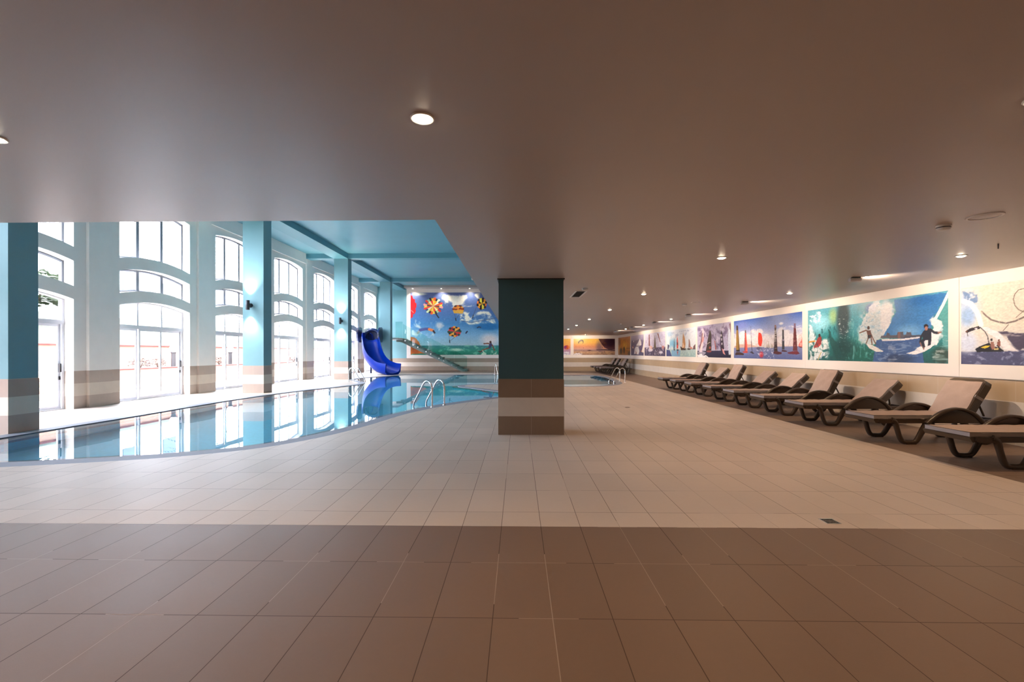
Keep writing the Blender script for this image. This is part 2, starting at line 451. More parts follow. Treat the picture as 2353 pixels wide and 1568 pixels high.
GX = XL-.27
def frame_bar(mb, pts, w=.045, d=.06):
    mb.tube([(GX, a, b) for a, b in pts], w/2*1.414, 4, ry=d/2*1.414 if False else w/2*1.414, up=(1,0,0.001))
ordw = ['nearest the viewpoint', 'beside the first pillar', 'second from the first pillar', 'just before the sconce pillar', 'just past the sconce pillar', 'next before the second sconce pillar', 'behind the second sconce pillar', 'behind the blue slide']
for k, y0 in enumerate(WINS):
    y1 = y0+WW; c = (y0+y1)/2
    wd = empty('window_%d' % (k+1), (0, 0, 0)); st(wd, 'arched white framed window over the glass doors, ' + ordw[k])
    fr = MB(); gl = MB()
    for (za, ra, zb, rb) in ((2.91, RISE, 3.51, RISE), (3.84, RISE, 5.415, .14)):
        lo, hi = arc(y0, y1, za, ra), arc(y0, y1, zb, rb)
        frame_bar(fr, [(a, b+.02) for a, b in lo]); frame_bar(fr, [(a, b-.02) for a, b in hi])
        for t in (0, 6, 12, 18):
            ww = .10 if t in (6, 12) else .06
            a = lo[t][0] + (.02 if t == 0 else -.02 if t == 18 else 0)
            fr.box(GX-.03, GX+.03, a-ww/2, a+ww/2, lo[t][1], hi[t][1])
        gl.prism(lo + hi[::-1], lambda a, b: Vector((GX-.004, a, b)), (.008, 0, 0))
    fr.build('window_frame', M['alu_grey'], wd); gl.build('glass_pane', M['glass'], wd)
    dr = empty('door_%d' % (k+1), (0, 0, 0)); st(dr, 'white framed sliding glass door with arched transom, ' + ordw[k])
    fr = MB(); gl = MB(); hi = arc(y0, y1, 2.60, RISE)
    frame_bar(fr, [(a, b-.02) for a, b in hi])
    fr.box(GX-.05, GX+.05, y0, y1, 2.0, 2.10); fr.box(GX-.04, GX+.04, y0, y0+.06, 0, 2.6); fr.box(GX-.04, GX+.04, y1-.06, y1, 0, 2.6)
    for t in (6, 12): fr.box(GX-.03, GX+.03, hi[t][0]-.028, hi[t][0]+.028, 2.1, hi[t][1])
    fr.box(GX-.05, GX+.05, y0, y1, 0.0, .025)
    fr.build('door_frame', M['alu'], dr)
    gl.prism([(y0, 2.1), (y1, 2.1)] + hi[::-1], lambda a, b: Vector((GX-.004, a, b)), (.008, 0, 0))
    gl.build('transom_glass', M['glass'], dr)
    pw = (WW-.12)/3
    for q in range(3):
        a0 = y0+.06+q*pw; a1 = a0+pw; off = .022 if q % 2 else -.022
        p = MB(); X0, X1 = GX+off-.018, GX+off+.018
        p.box(X0, X1, a0, a0+.05, .025, 2.0); p.box(X0, X1, a1-.05, a1, .025, 2.0)
        p.box(X0, X1, a0+.05, a1-.05, 1.95, 2.0); p.box(X0, X1, a0+.05, a1-.05, .025, .09)
        pn = p.build('sliding_panel', M['alu'], dr)
        g = MB().box(GX+off-.004, GX+off+.004, a0+.05, a1-.05, .09, 1.95).build('panel_glass', M['glass'], pn)
        if q == 2:
            h = MB().box(X1, X1+.045, a1-.045, a1-.008, .88, 1.08).box(X1, X1+.02, a1-.045, a1-.008, .70, .78)
            h.build('door_handle', M['black'], pn, bevel=.006)

# pillars
def pillar(x0, x1, y0, y1, z1, mat, label):
    p = MB().box(x0, x1, y0, y1, .885, z1).build('pillar', mat, bevel=.006)
    MB().box(x0-.008, x1+.008, y0-.008, y1+.008, 0, .89).build('tile_cladding', mat, p, bevel=.004)
    return st(p, label)
PX = (-9.06, -8.37)
pillar(*PX, 7.31, 7.78, BZ+.02, M['pillar'], 'teal pillar with striped tile base at the edge of the low ceiling')
pillar(*PX, 14.80, 15.28, BZ+.02, M['pillar'], 'teal pillar with a lit wall sconce beside the near pool edge')
pillar(*PX, 22.22, 22.70, BZ+.02, M['pillar'], 'teal pillar with a lit wall sconce behind the small curved deck')
pillar(*PX, 29.62, 30.10, BZ+.02, M['pillar'], 'plain teal pillar beside the blue slide')
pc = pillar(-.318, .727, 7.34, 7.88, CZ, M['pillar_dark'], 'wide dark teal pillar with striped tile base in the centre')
MB().box(-.338, .747, 7.32, 7.90, CZ-.016, CZ-.001).build('black_trim', M['black'], pc)  # thin black band round the pillar top, just under the ceiling
# ------------------------------------------------------------------ fittings and furniture
def ordinal(i): return ['nearest', 'second', 'third', 'fourth', 'fifth', 'sixth', 'seventh', 'eighth', 'ninth', 'tenth'][i]

# recessed downlights
def spot(name, loc, rot, power, col, size, blend, rad, parent=None):
    L = bpy.data.lights.new(name, 'SPOT'); L.energy = power; L.color = col; L.spot_size = size; L.spot_blend = blend; L.shadow_soft_size = rad
    o = bpy.data.objects.new(name, L); COL.objects.link(o); o.location = loc; o.rotation_euler = rot
    if parent is not None: o.parent = parent
    return o
proto = None
def downlight(x, y, label):
    global proto
    if proto is None:
        t = empty('downlight', (x, y, CZ))
        MB().lathe([(.040,-.001),(.042,-.006),(.056,-.008),(.062,-.004),(.062,.0)], n=28).build('trim_ring', M['white'], t, auto=40)
        MB().lathe([(0,-.020),(.020,-.019),(.038,-.013),(.044,-.006),(.044,.0)], n=24).build('lamp_lens', M['bulb'], t, smooth=True)
        proto = t
    else:
        t = copy_tree(proto); t.location = (x, y, CZ)
    tag(t, label, 'ceiling light', 'recessed downlights in the low ceiling')
    if t is proto: spot('downlight_beam', (0, 0, -.03), (0, 0, 0), TUNE['down'], TUNE['down_col'], math.radians(150), .9, .035, t)
ROWY = [2.2, 5.80, 9.36, 12.82, 16.5, 20.1, 23.4, 26.8]
for i, y in enumerate(ROWY):
    downlight(2.56 if i else 2.45, y - .02, 'round recessed ceiling light, %s in the row over the open deck' % ordinal(i))
for i, y in enumerate(ROWY[1:7]):
    downlight(5.48, y-.06, 'round recessed ceiling light, %s in the row over the sun loungers' % ordinal(i))
downlight(-.485, 2.30, 'brightest round recessed ceiling light, alone in front of the pool hall opening')
downlight(-2.9, 2.46, 'round recessed ceiling light at the far left end of the front row')
downlight(5.48, 2.2, 'unseen round ceiling light added above the nearest loungers to light the foreground')  # this lamp and those below are unseen, added to light the foreground
for i, y in enumerate((-1.2,)):
    for x in (-2.9, -.485, 2.4, 5.48): downlight(x, y, 'unseen round ceiling light added behind the viewpoint to light the foreground')

# spotlights washing the murals
wproto = None
def washer(x, y, rz, label, z=CZ):
    global wproto
    if wproto is None:
        t = empty('wall_washer_spotlight', (x, y, z), rz)
        MB().box(-.10, .02, -.022, .022, -.012, 0).build('mounting_plate', M['black'], t, bevel=.003)
        R = Matrix.Rotation(math.radians(90), 4, 'Y')
        MB().lathe([(0,-.11),(.028,-.11),(.031,-.10),(.031,.055),(.027,.06),(.025,.055)], n=20, M=Matrix.Translation((-.03,0,-.046)) @ R).build('lamp_body', M['alu'], t, auto=35)
        MB().lathe([(0,.05),(.025,.05)], n=16, M=Matrix.Translation((-.03,0,-.046)) @ R).build('lamp_lens', M['lens'], t)
        wproto = t
    else:
        t = copy_tree(wproto); t.location = (x, y, z); t.rotation_euler = (0, 0, rz)
    tag(t, label, 'spotlight', 'small spotlights aimed at the murals')
    if t is wproto: spot('washer_beam', (.045, 0, -.046), (0, math.radians(-72), 0), TUNE['wash'], (1, .80, .62), math.radians(125), .8, .02, t)
for i, y in enumerate((7.33, 10.86, 14.43, 17.95, 21.6, 25.2)):
    washer(5.40, y, 0, 'small cylinder spotlight on the low ceiling, %s of those facing the right wall' % ordinal(i))
washer(4.55, 30.4, PI/2, 'small cylinder spotlight facing the sunset mural on the back wall')

# ceiling fittings
def vent(x, y, w, l, label):
    t = empty('ceiling_vent', (x, y, CZ)); b = MB()
    b.box(-w/2-.03, -w/2, -l/2-.03, l/2+.03, -.012, 0).box(w/2, w/2+.03, -l/2-.03, l/2+.03, -.012, 0)
    b.box(-w/2, w/2, -l/2-.03, -l/2, -.012, 0).box(-w/2, w/2, l/2, l/2+.03, -.012, 0)
    b.build('vent_frame', M['white'], t)
    n = 5
    for i in range(n):
        yy = -l/2+(i+.5)*l/n
        MB().box(-w/2, w/2, -.05, .05, -.003, .001, M=Matrix.Translation((0, yy, -.005)) @ Matrix.Rotation(.12, 4, 'X')).build('slat', M['dgrey'], t)
    MB().box(-w/2, w/2, -l/2, l/2, -.0015, 0).build('dark_opening', M['black'], t)
    return tag(t, label, 'vent', 'slotted ceiling vents')
vent(1.22, 9.32, .17, .98, 'white framed ceiling vent with dark slats just past the central pillar')
vent(1.22, 13.7, .17, .98, 'white framed ceiling vent partly hidden behind the central pillar')
def speaker(x, y, r, label):
    t = empty('ceiling_speaker', (x, y, CZ))
    MB().lathe([(r*.82,-.001),(r*.84,-.008),(r*.97,-.007),(r,-.001),(r,0)], n=36).build('rim', M['white'], t, auto=40)
    MB().lathe([(0,-.006),(r*.6,-.005),(r*.83,-.002)], n=36).build('grille', M['dgrey'] if False else M['ceiling'], t, smooth=True)
    return tag(t, label, 'speaker', 'round ceiling speakers')
speaker(4.09, 4.07, .125, 'large round flush ceiling speaker near the first downlight of the lounger row')
speaker(4.25, 10.95, .125, 'round flush ceiling speaker further along the deck beside a smoke detector')
def detector(x, y, label):
    t = empty('smoke_detector', (x, y, CZ))
    MB().lathe([(.058,0),(.058,-.012),(.050,-.016)], n=28).build('base', M['white'], t, auto=40)
    MB().lathe([(.052,-.014),(.054,-.030),(.046,-.042),(.030,-.048),(0,-.050)], n=28).build('cap', M['white'], t, auto=50)
    MB().lathe([(.0545,-.020),(.0545,-.027)], n=28).build('sensor_slot', M['dgrey'], t)
    return tag(t, label, 'smoke detector', 'smoke detectors on the low ceiling')
detector(4.0, 4.36, 'white domed smoke detector next to the large round ceiling speaker')
detector(4.09, 11.28, 'white smoke detector further down the deck between two downlight rows')
detector(4.23, 19.0, 'tiny far smoke detector between the downlight rows near the back')
detector(1.24, 8.45, 'flat smoke detector just before the ceiling vent by the central pillar')
t = MB().tube([(5.29,5.12,CZ),(5.29,5.12,CZ-.03),(5.30,5.13,CZ-.05)], .006, 8).build('ceiling_hook', M['dgrey'])
tag(t, 'small dark hook in the ceiling right of the nearest deck downlight', 'hook')
# fascia spotlights by the slab edge
for i, (y, z) in enumerate(((7.74, 2.60), (12.0, 2.63), (16.8, 2.65))):
    t = empty('fascia_spotlight', (SX, y, z))
    MB().box(-.05, 0, -.03, .03, -.035, .045).build('lamp_body', M['white'], t, bevel=.006)
    MB().box(-.04, -.01, -.02, .02, -.039, -.035).build('lamp_lens', M['white'], t)
    tag(t, 'small white spotlight on the edge of the low ceiling, %s' % ['beside the mural top', 'between the other two', 'furthest back'][i], 'spotlight', 'fascia spotlights on the slab edge')

# wall sconces on the pillars
sp = None
for i, y in enumerate((7.31, 14.80, 22.22)):
    z = (2.33, 2.88, 2.88)[i]; x = (-8.72, -8.80, -8.70)[i]
    if i == 0: continue
    if sp is None:
        t = empty('wall_sconce', (x, y, z))
        MB().lathe([(.045,-.155),(.055,-.155),(.058,-.15),(.058,.15),(.055,.155),(.045,.155),(.045,.145)], (0,-.16,0), 24).build('lamp_body', M['dgrey'], t, auto=40)
        MB().lathe([(0,-.004),(.075,-.004),(.075,.012),(.04,.05),(.035,.11)], n=24, M=Matrix.Rotation(PI/2, 4, 'X')).build('wall_mount', M['dgrey'], t, auto=40)
        for s in (-1, 1): MB().lathe([(0,s*.148),(.045,s*.148)], (0,-.16,0), 20).build('lamp_lens', M['lens_w'], t)
        sp = t
    else: t = copy_tree(sp); t.location = (x, y, z)
    tag(t, ['', 'grey cylinder wall sconce glowing up and down on the nearer lit pillar', 'grey cylinder wall sconce glowing up and down on the pillar nearer the slide'][i], 'wall lamp', 'up and down wall sconces')
    if t is sp: spot('sconce_up', (0, -.16, .17), (PI, 0, 0), TUNE['sconce'], (1, .95, .78), math.radians(80), 1.0, .03, t)
    if t is sp: spot('sconce_down', (0, -.16, -.17), (0, 0, 0), TUNE['sconce'], (1, .95, .78), math.radians(80), 1.0, .03, t)

# soffit spots above the parasail mural
for i, x in enumerate((-7.72, -5.63, -3.55)):
    t = empty('soffit_spotlight', (x, YB-.42, 6.04))
    MB().lathe([(0,-.05),(.05,-.05),(.07,-.04),(.10,-.012),(.11,0)], n=24).build('lamp_body', M['alu'], t, auto=40)
    MB().lathe([(0,-.052),(.045,-.052)], n=16).build('lamp_lens', M['lens'], t)
    tag(t, 'round soffit spotlight over the parasail mural, %s' % ['above its red edge canopy', 'over its middle', 'closest to the low ceiling edge'][i], 'spotlight', 'soffit spotlights over the parasail mural')
    spot('soffit_beam', (0, -.02, -.06), (math.radians(12), 0, 0), TUNE['mural'], (1, .86, .70), math.radians(120), .8, .04, t)

# floor drains
for (x, y, s, lab) in ((2.44, 3.617, .112, 'square metal floor drain just behind the dark tile border'), (2.62, 11.0, .112, 'small far floor drain in the deck beyond the central pillar')):
    t = empty('floor_drain', (x, y, 0))
    h = s/2
    MB().box(-h, h, -h, -h+.008, 0, .003).box(-h, h, h-.008, h, 0, .003).box(-h, -h+.008, -h+.008, h-.008, 0, .003).box(h-.008, h, -h+.008, h-.008, 0, .003).build('drain_frame', M['steel'], t)
    MB().box(-h+.008, h-.008, -h+.008, h-.008, .0006, .0014).build('drain_well', M['black'], t)
    g = MB()
    g.lathe([(.0,.002),(.017,.002),(.017,.003),(0,.003)], n=20)
    for (ra, rb) in ((.024, .030), (.038, .044)):
        g.lathe([(ra,.0018),(ra,.003),(rb,.003),(rb,.0018)], n=28)
    for k in range(6):
        g.box(.015, .046, -.003, .003, .0018, .0028, M=Matrix.Rotation(k*PI/3, 4, 'Z'))
    g.build('drain_grate', M['grate'], t)
    tag(t, lab, 'floor drain', 'floor drains in the deck tiles')

# ------------------------------------------------------------------ sun loungers
BACK_L = .62
def rot_prof(pts): return pts
def make_lounger():
    r = empty('sun_lounger', (0, 0, 0))
    # bed frame: front bar, side rails, cross slats
    f = MB()
    f.prism([(.0,.352),(.012,.366),(.10,.366),(.13,.352),(.13,.318),(.10,.300),(.03,.306)], lambda a, b: Vector((a, -.30, b)), (0, .60, 0))
    for s in (-1, 1):
        y0, y1 = (s*.315, s*.262) if s < 0 else (.262, .315)
        f.prism([(.06,.36),(1.86,.352),(1.90,.335),(1.88,.305),(.10,.303),(.06,.32)], lambda a, b: Vector((a, y0, b)), (0, y1-y0, 0))
    f.box(1.82, 1.89, -.27, .27, .305, .35); f.box(1.22, 1.30, -.27, .27, .305, .355); f.box(.66, .72, -.27, .27, .31, .358)
    f.build('bed_frame', M['brown'], r, bevel=.008)
    # four leg assemblies: curved limb, foot bar and strut
    def leg(x0, s, flip):
        P = catmull([(.05,.345),(.105,.315),(.135,.22),(.175,.095),(.215,.040),(.28,.028),(.375,.030),(.425,.075),(.49,.19),(.57,.325)], 5, False)
        rx = [.046 - .014*math.sin(PI*i/(len(P)-1)) + .012*max(0, i/(len(P)-1)-.6) for i in range(len(P))]
        g = MB()
        pts = [((x0 + a) if not flip else (x0 - a), s*.295, b) for a, b in P]
        g.tube(pts, [.032]*len(pts), 10, ry=rx)
        g.box(min(pts[24][0], pts[30][0])-.01, max(pts[24][0], pts[30][0])+.01, s*.295-.028, s*.295+.028, 0.0, .016)
        g.build('leg', M['brown'], r, auto=45)
    for s in (-1, 1): leg(.20, s, False)
    for s in (-1, 1): leg(1.84, s, True)
    # arm rests
    for s in (-1, 1):
        P = catmull([(.72,.30),(.79,.365),(.92,.455),(1.06,.505),(1.17,.512),(1.29,.485),(1.40,.425),(1.48,.345),(1.52,.30)], 5, False)
        MB().tube([(a, s*.335, b) for a, b in P], .036, 12, ry=[.022+.012*abs(math.cos(PI*i/(len(P)-1))) for i in range(len(P))]).prism([(.80,.315),(.90,.42),(1.02,.475),(1.17,.492),(1.28,.465),(1.38,.41),(1.45,.34),(1.47,.31)], lambda a, b: Vector((a, s*.335-.006, b)), (0, .012, 0)).build('armrest', M['brown'], r, auto=45)
    # seat cushion
    c = MB(); n, m = 26, 12; L0, L1, W = .015, 1.275, .285
    rng = random.Random(3)
    top = [[(L0+(L1-L0)*i/n, -W+2*W*j/m, .416 - .006*(1 if i in (0, n) or j in (0, m) else 0) + rng.uniform(-.0022, .0022) + .004*math.sin(i*1.3+j*.6)) for j in range(m+1)] for i in range(n+1)]
    c.grid(top)
    sc = c.build('seat_cushion', M['fabric'], r, smooth=True)
    e = MB(); ed = [top[0][j] for j in range(m+1)] + [top[i][m] for i in range(1, n+1)] + [top[n][j] for j in range(m-1, -1, -1)] + [top[i][0] for i in range(n-1, 0, -1)]
    lo = [(p[0], p[1], .366) for p in ed]
    va = [e.b.verts.new(p) for p in ed]; vb = [e.b.verts.new(p) for p in lo]
    for i in range(len(ed)): e.b.faces.new((va[i-1], va[i], vb[i], vb[i-1]))
    e.b.faces.new(vb)
    e.build('cushion_edge', M['fabric_daylit'], sc)
    pz = .4135
    MB().tube([(L0,-W,pz),(L0,W,pz),(L1,W,pz),(L1,-W,pz),(L0,-W,pz)], .0035, 6).build('piping', M['brown'], sc)
    # backrest, hinged at its lower edge (local: x along the back, z away from it)
    b = bpy.data.objects.new('backrest', None)
    p = MB()
    o = [(0,-.29),(.56,-.29),(.615,-.27),(.64,-.22),(.64,.22),(.615,.27),(.56,.29),(0,.29)]
    p.prism(o, lambda a, q: Vector((a, q, -.135)), (0, 0, .095))
    bk = p.build('backrest', M['brown'], r, bevel=.018, seg=3)
    bk.location = (1.265, 0, .40)
    c = MB(); n, m = 14, 12
    g = [[(.0+.615*i/n, -.272+.544*j/m, .006 - (.012 if j in (0, m) or i == n else 0) + .005*math.sin(i*.9+j*1.1) + rng.uniform(-.002,.002)) for j in range(m+1)] for i in range(n+1)]
    c.grid(g); bc = c.build('back_cushion', M['fabric'], bk, smooth=True)
    e = MB(); ed = [g[0][j] for j in range(m+1)] + [g[i][m] for i in range(1, n+1)] + [g[n][j] for j in range(m-1, -1, -1)] + [g[i][0] for i in range(n-1, 0, -1)]
    va = [e.b.verts.new(q) for q in ed]; vb = [e.b.verts.new((q[0], q[1], -.045)) for q in ed]
    for i in range(len(ed)): e.b.faces.new((va[i-1], va[i], vb[i], vb[i-1]))
    e.build('cushion_edge', M['fabric_daylit'], bc)
    for s in (-1,): MB().box(.36, .40, s*.292-.004, s*.292+.004, -.13, .0).build('strap', M['fabric_daylit'], bc)
    for s in (-1, 1):
        MB().tube([(.30, s*.24, -.13), (.18, s*.24, -.30)], .013, 8).build('support_strut', M['brown'], bk)
    return r
lounger = make_lounger()
LY = [5.55, 6.955, 8.61, 9.90, 11.20, 12.59, 13.99, 15.32, 16.58]
LX = [5.105, 5.115, 5.13, 5.115, 5.10, 5.15, 5.15, 5.14, 5.12]
ANG = [60, 59, 44, 63, 43, 43, 63, 43, 63]
LT = ['beige cushioned sun lounger cut off by the picture edge, nearest the viewer', 'second nearest beige sun lounger with its dark frame rising above the back cushion', 'beige sun lounger with lowered back between the two nearest raised ones',
      'beige sun lounger with raised back below the surfers mural, fourth from the viewer', 'fifth beige sun lounger from the viewer, its back lowered', 'sixth beige sun lounger from the viewer, its back lowered, under the regatta mural',
      'beige sun lounger with raised back, third from the far end of the row', 'beige sun lounger with lowered back, second from the far end of the row', 'beige sun lounger with raised back at the far end of the long row']
allL = []
def place(o, x, y, a, rz=0.0):
    o.location = (x, y, 0); o.rotation_euler = (0, 0, rz)
    for ch in o.children:
        if ch.name.split('.')[0] == 'backrest': ch.rotation_euler = (0, -math.radians(a), 0)
copies = [lounger] + [copy_tree(lounger) for _ in range(12)]
for i in range(9):
    place(copies[i], LX[i], LY[i], ANG[i])
    tag(copies[i], LT[i], 'sun lounger', 'sun loungers in the row along the right wall')
for ch in copies[1].children_recursive:
    if ch.name.split('.')[0] == 'back_cushion': ch.location.x = -.035
for i, (x, y, a, lab) in enumerate(((4.98, 27.9, 62, 'front sun lounger of the far corner group, its beige back raised'), (4.95, 28.9, 40, 'far corner sun lounger with the lowest back, second of its group'),
                               (4.95, 29.9, 58, 'far corner sun lounger third from the front of its group'), (4.9, 30.9, 60, 'hindmost sun lounger of the far corner group, nearest the back wall'))):
    place(copies[9+i], x, y, a)
    tag(copies[9+i], lab, 'sun lounger', 'sun loungers in the far corner')

# ------------------------------------------------------------------ pool handrails
def handrail(base, nrm, sep, label):
    t = empty('pool_handrail', (base[0], base[1], 0), math.atan2(nrm[1], nrm[0]))
    P = catmull([(0,0),(0,.25),(0,.44),(.03,.55),(.11,.62),(.20,.615),(.28,.53),(.40,.33),(.52,.14),(.565,.05),(.575,-.08),(.56,-.40)], 5, False)
    for s in (-1, 1):
        rl = MB().tube([(a, s*sep/2, b) for a, b in P], .021, 12).build('rail', M['steel'], t, smooth=True)
        MB().lathe([(.022,.018),(.045,.010),(.048,0)], (0, s*sep/2, 0), 20).build('flange', M['steel'], rl, auto=40)
    st_ = MB()
    for z in (-.25, -.5): st_.box(.53, .60, -sep/2, sep/2, z, z+.03)
    st_.build('step', M['steel'], t)
    return tag(t, label, 'handrail', 'chromed handrails at the pool edge')
handrail((-1.985, 11.25), (-.895, .446), .50, 'pair of chrome pool handrails in front of the blue water, nearest of all')
handrail((-7.62, 20.62), (.985, -.17), .42, 'chrome pool handrail on the white curved deck in front of the slide')
handrail((-1.22, 27.45), (.35, -.94), .42, 'small far chrome handrail beside the left side of the central pillar')
handrail((4.62, 20.3), (-.93, -.36), .40, 'chrome pool handrail on the right, in front of the far corner loungers')

# ------------------------------------------------------------------ slide
sl = empty('water_slide', (-8.6, 28.2, 0))
off = Vector((-8.6, 28.2, 0))
SP = catmull([(-9.62,29.75,2.13),(-9.56,29.35,2.12),(-9.46,28.95,1.98),(-9.30,28.55,1.55),(-9.08,28.15,1.05),(-8.78,27.78,.64),(-8.35,27.42,.32),(-7.85,27.05,.15),(-7.42,26.78,.09)], 6, False)
def chute_section(i, n=len(SP)):
    p = Vector(SP[i]); t = (Vector(SP[min(i+1, n-1)]) - Vector(SP[max(i-1, 0)])).normalized()
    a = Vector((t.y, -t.x, 0)).normalized(); u = a.cross(t).normalized()
    if u.z < 0: u = -u
    f = i/(n-1); wd = .46+.10*f; hgt = .50 + .08*f
    prof = [(-wd-.05, hgt-.03), (-wd-.02, hgt), (-wd+.01, hgt-.01)]
    for k in range(9):
        ang = PI*k/8; prof.append((-wd*math.cos(ang)*.97, hgt*.55 - hgt*.55*math.sin(ang)**.8 if 0 < k < 8 else hgt*.55))
    prof += [(wd-.01, hgt-.01), (wd+.02, hgt), (wd+.05, hgt-.03)]
    outer = [(wd+.045, .10), (wd-.12, -.07), (0, -.10), (-wd+.12, -.07), (-wd-.045, .10)]
    return [p + a*x + u*z - off for x, z in prof + outer]
secs = [chute_section(i) for i in range(len(SP))]
mb = MB(); V = [[mb.b.verts.new(q) for q in s_] for s_ in secs]; k = len(V[0])
for A, B in zip(V, V[1:]):
    for j in range(k): mb.b.faces.new((A[j], A[(j+1)%k], B[(j+1)%k], B[j]))
for ends in (V[0], V[-1]):
    for j in range(7):
        pass
def cap(R):
    # thickness between inner profile and outer shell at an end
    inner, outr = R[:15], R[15:]
    o = outr[::-1]
    seq = [0, 3, 6, 8, 10, 13, 15]
    for i in range(len(o)):
        a, b = seq[i], seq[i+1]
        lo = o[i]; nx = o[i+1] if i+1 < len(o) else None
        for q in range(a, min(b, 14)):
            try: mb.b.faces.new((inner[q], inner[q+1], lo))
            except ValueError: pass
        if nx is not None and b < 15:
            try: mb.b.faces.new((lo, inner[b], nx))
            except ValueError: pass
cap(V[-1]); cap(V[0])
mb.build('chute', M['blue'], sl, auto=50)
# flared entry panels and hood
for s in (-1, 1):
    e = MB(); P = []
    base = Vector((-9.58 + s*.56, 29.15, 2.05)) - off
    out = [(-.30,.0),(-.42,.25),(-.40,.62),(-.18,.86),(.12,.92),(.40,.86),(.46,.3),(.42,-.05),(.1,-.08)]
    e.prism(out, lambda a, b: base + Vector((s*.10*(1-abs(a)), a, b)), (s*.10, 0, 0))
    e.build('entry_panel', M['navy'], sl, bevel=.02, seg=3, auto=40)
h = MB(); P = []
for j in range(15):
    a = PI*j/14; row = []
    for q in range(12):
        b = 2*PI*q/12
        R0 = .50 + .11*math.cos(b); row.append(Vector((-9.60 - R0*math.cos(a), 29.78 + .16*math.sin(b), 2.30 + R0*1.05*math.sin(a))) - off)
    P.append(row + [row[0]])
h.grid(P); bmesh.ops.remove_doubles(h.b, verts=h.b.verts, dist=.0005)
h.build('entry_hood', M['navy'], sl, smooth=True)
MB().box(-10.08-off.x, -9.12-off.x, 29.92-off.y, 29.97-off.y, 2.0, 2.80).box(-10.05-off.x, -9.88-off.x, 29.80-off.y, 29.92-off.y, 2.0, 2.78).build('entry_back', M['navy'], sl, bevel=.02)
MB().tube([Vector((-9.55,29.72,2.2))-off, Vector((-9.60,29.68,2.52))-off, Vector((-9.75,29.7,2.62))-off], .025, 10).build('grab_bar', M['blue'], sl, smooth=True)
MB().box(-8.55-off.x, -7.6-off.x, 27.35-off.y, 27.75-off.y, 0, .13).build('support_block', M['white'], sl, bevel=.02)
MB().tube([Vector((-9.45,29.0,0))-off, Vector((-9.45,29.0,1.93))-off], .06, 14).build('support_post', M['navy'], sl, smooth=True)
tag(sl, 'glossy blue curved water slide ending at the far pool edge', 'slide')

# ------------------------------------------------------------------ stairs to the slide
sr = empty('slide_staircase', (-5.6, 32.4, 0)); o3 = Vector((-5.6, 32.4, 0))
YS0, YS1 = 31.55, 32.75; XT, XB, ZT = -8.05, -3.55, 2.32
mb = MB().box(-10.35-o3.x, XT-o3.x, 30.25-o3.y, YS1-o3.y, ZT-.12, ZT)
mb.build('platform', M['white'], sr)
for s, y in (('front', YS0), ('rear', YS1)):
    g = MB(); pts = [(XT-.45, ZT-.02), (XT, ZT-.02), (XB, .03), (XB, -.0), (XB-.42, 0.0), (XT-.12, ZT-.26), (XT-.45, ZT-.26)]
    g.prism(pts, lambda a, b: Vector((a, y, b)) - o3, (0, .05, 0)); g.build('stringer', M['steel_green'], sr)
n = 13
for i in range(n):
    x = XB - (i+1)*(XB-XT)/n + .0; z = (i+1)*ZT/(n+1)
    MB().box(x-.02-o3.x, x+.34-o3.x, YS0+.05-o3.y, YS1-o3.y, z-.04, z).build('step', M['steel_green'], sr)
SEG = 5
for i in range(SEG):
    xa, xb = XT+(XB-XT)*i/SEG+.01, XT+(XB-XT)*(i+1)/SEG-.01
    zl = lambda x: ZT*(1-(x-XT)/(XB-XT))
    g = MB(); g.prism([(xa, zl(xa)-.10), (xb, zl(xb)-.10), (xb, zl(xb)+1.0), (xa, zl(xa)+1.0)], lambda a, b: Vector((a, YS0-.02, b)) - o3, (0, .016, 0))
    gp = g.build('glass_panel', M['balus'], sr)
    c = MB()
    for xx in (xa+.15, xb-.15):
        c.box(xx-.03-o3.x, xx+.03-o3.x, YS0-.04-o3.y, YS0+.005-o3.y, zl(xx)-.13, zl(xx)-.05)
    c.build('clamp', M['steel'], gp)
g = MB().box(-8.55-o3.x, XT-.01-o3.x, YS0-.02-o3.y, YS0-.004-o3.y, ZT-.1, ZT+1.15).build('glass_panel', M['balus'], sr)
tag(sr, 'steel staircase with glass balustrade rising to the slide, before the parasail mural', 'staircase')

# ------------------------------------------------------------------ outside
st(MB().box(-40, XL-.36, -14, 60, -.12, -.01).build('terrace', M['terrace']), 'pale paved terrace outside the windows')
def gwall(x, zt, y0, y1, label):
    g = MB().box(x-.2, x, y0, y1, -.01, zt-.05).build('garden_wall', M['cream'])
    MB().box(x-.24, x+.04, y0, y1, zt-.05, zt).build('wall_coping', M['terracotta'], g)
    return tag(g, label, 'garden wall', kind='structure')
gwall(-14.0, .76, 14.2, 60, 'low cream garden wall with a terracotta top outside the doors')
gwall(-14.0, .76, -14, 11.9, 'low cream garden wall with a terracotta top left of the garden steps')
gwall(-15.7, 1.64, -14, 60, 'taller cream retaining wall with a terracotta top below the lawn')
st(MB().box(-15.5, -14.2, 14.2, 60, 0, .70).build('planter_bed', M['leaf_red']), 'soil bed between the garden walls')
lw = MB().prism([(-15.95, 1.60), (-24, 3.4), (-45, 3.4), (-45, 3.2), (-24, 3.2), (-16.3, 1.45), (-16.3, -.01), (-15.95, -.01)], lambda a, b: Vector((a, -20, b)), (0, 90, 0)).build('lawn', M['lawn'])
tag(lw, 'sloping green lawn above the garden wall', 'lawn', None, 'stuff')
gs = empty('garden_steps', (-14, 13.05, 0))
for i in range(5):
    MB().box(.65-i*.32-.34, .65-i*.32, -1.1, 1.1, 0, .15*(i+1)).build('step', M['cream'], gs)
tag(gs, 'pale garden steps seen through the first glass door', 'steps')
lp = None
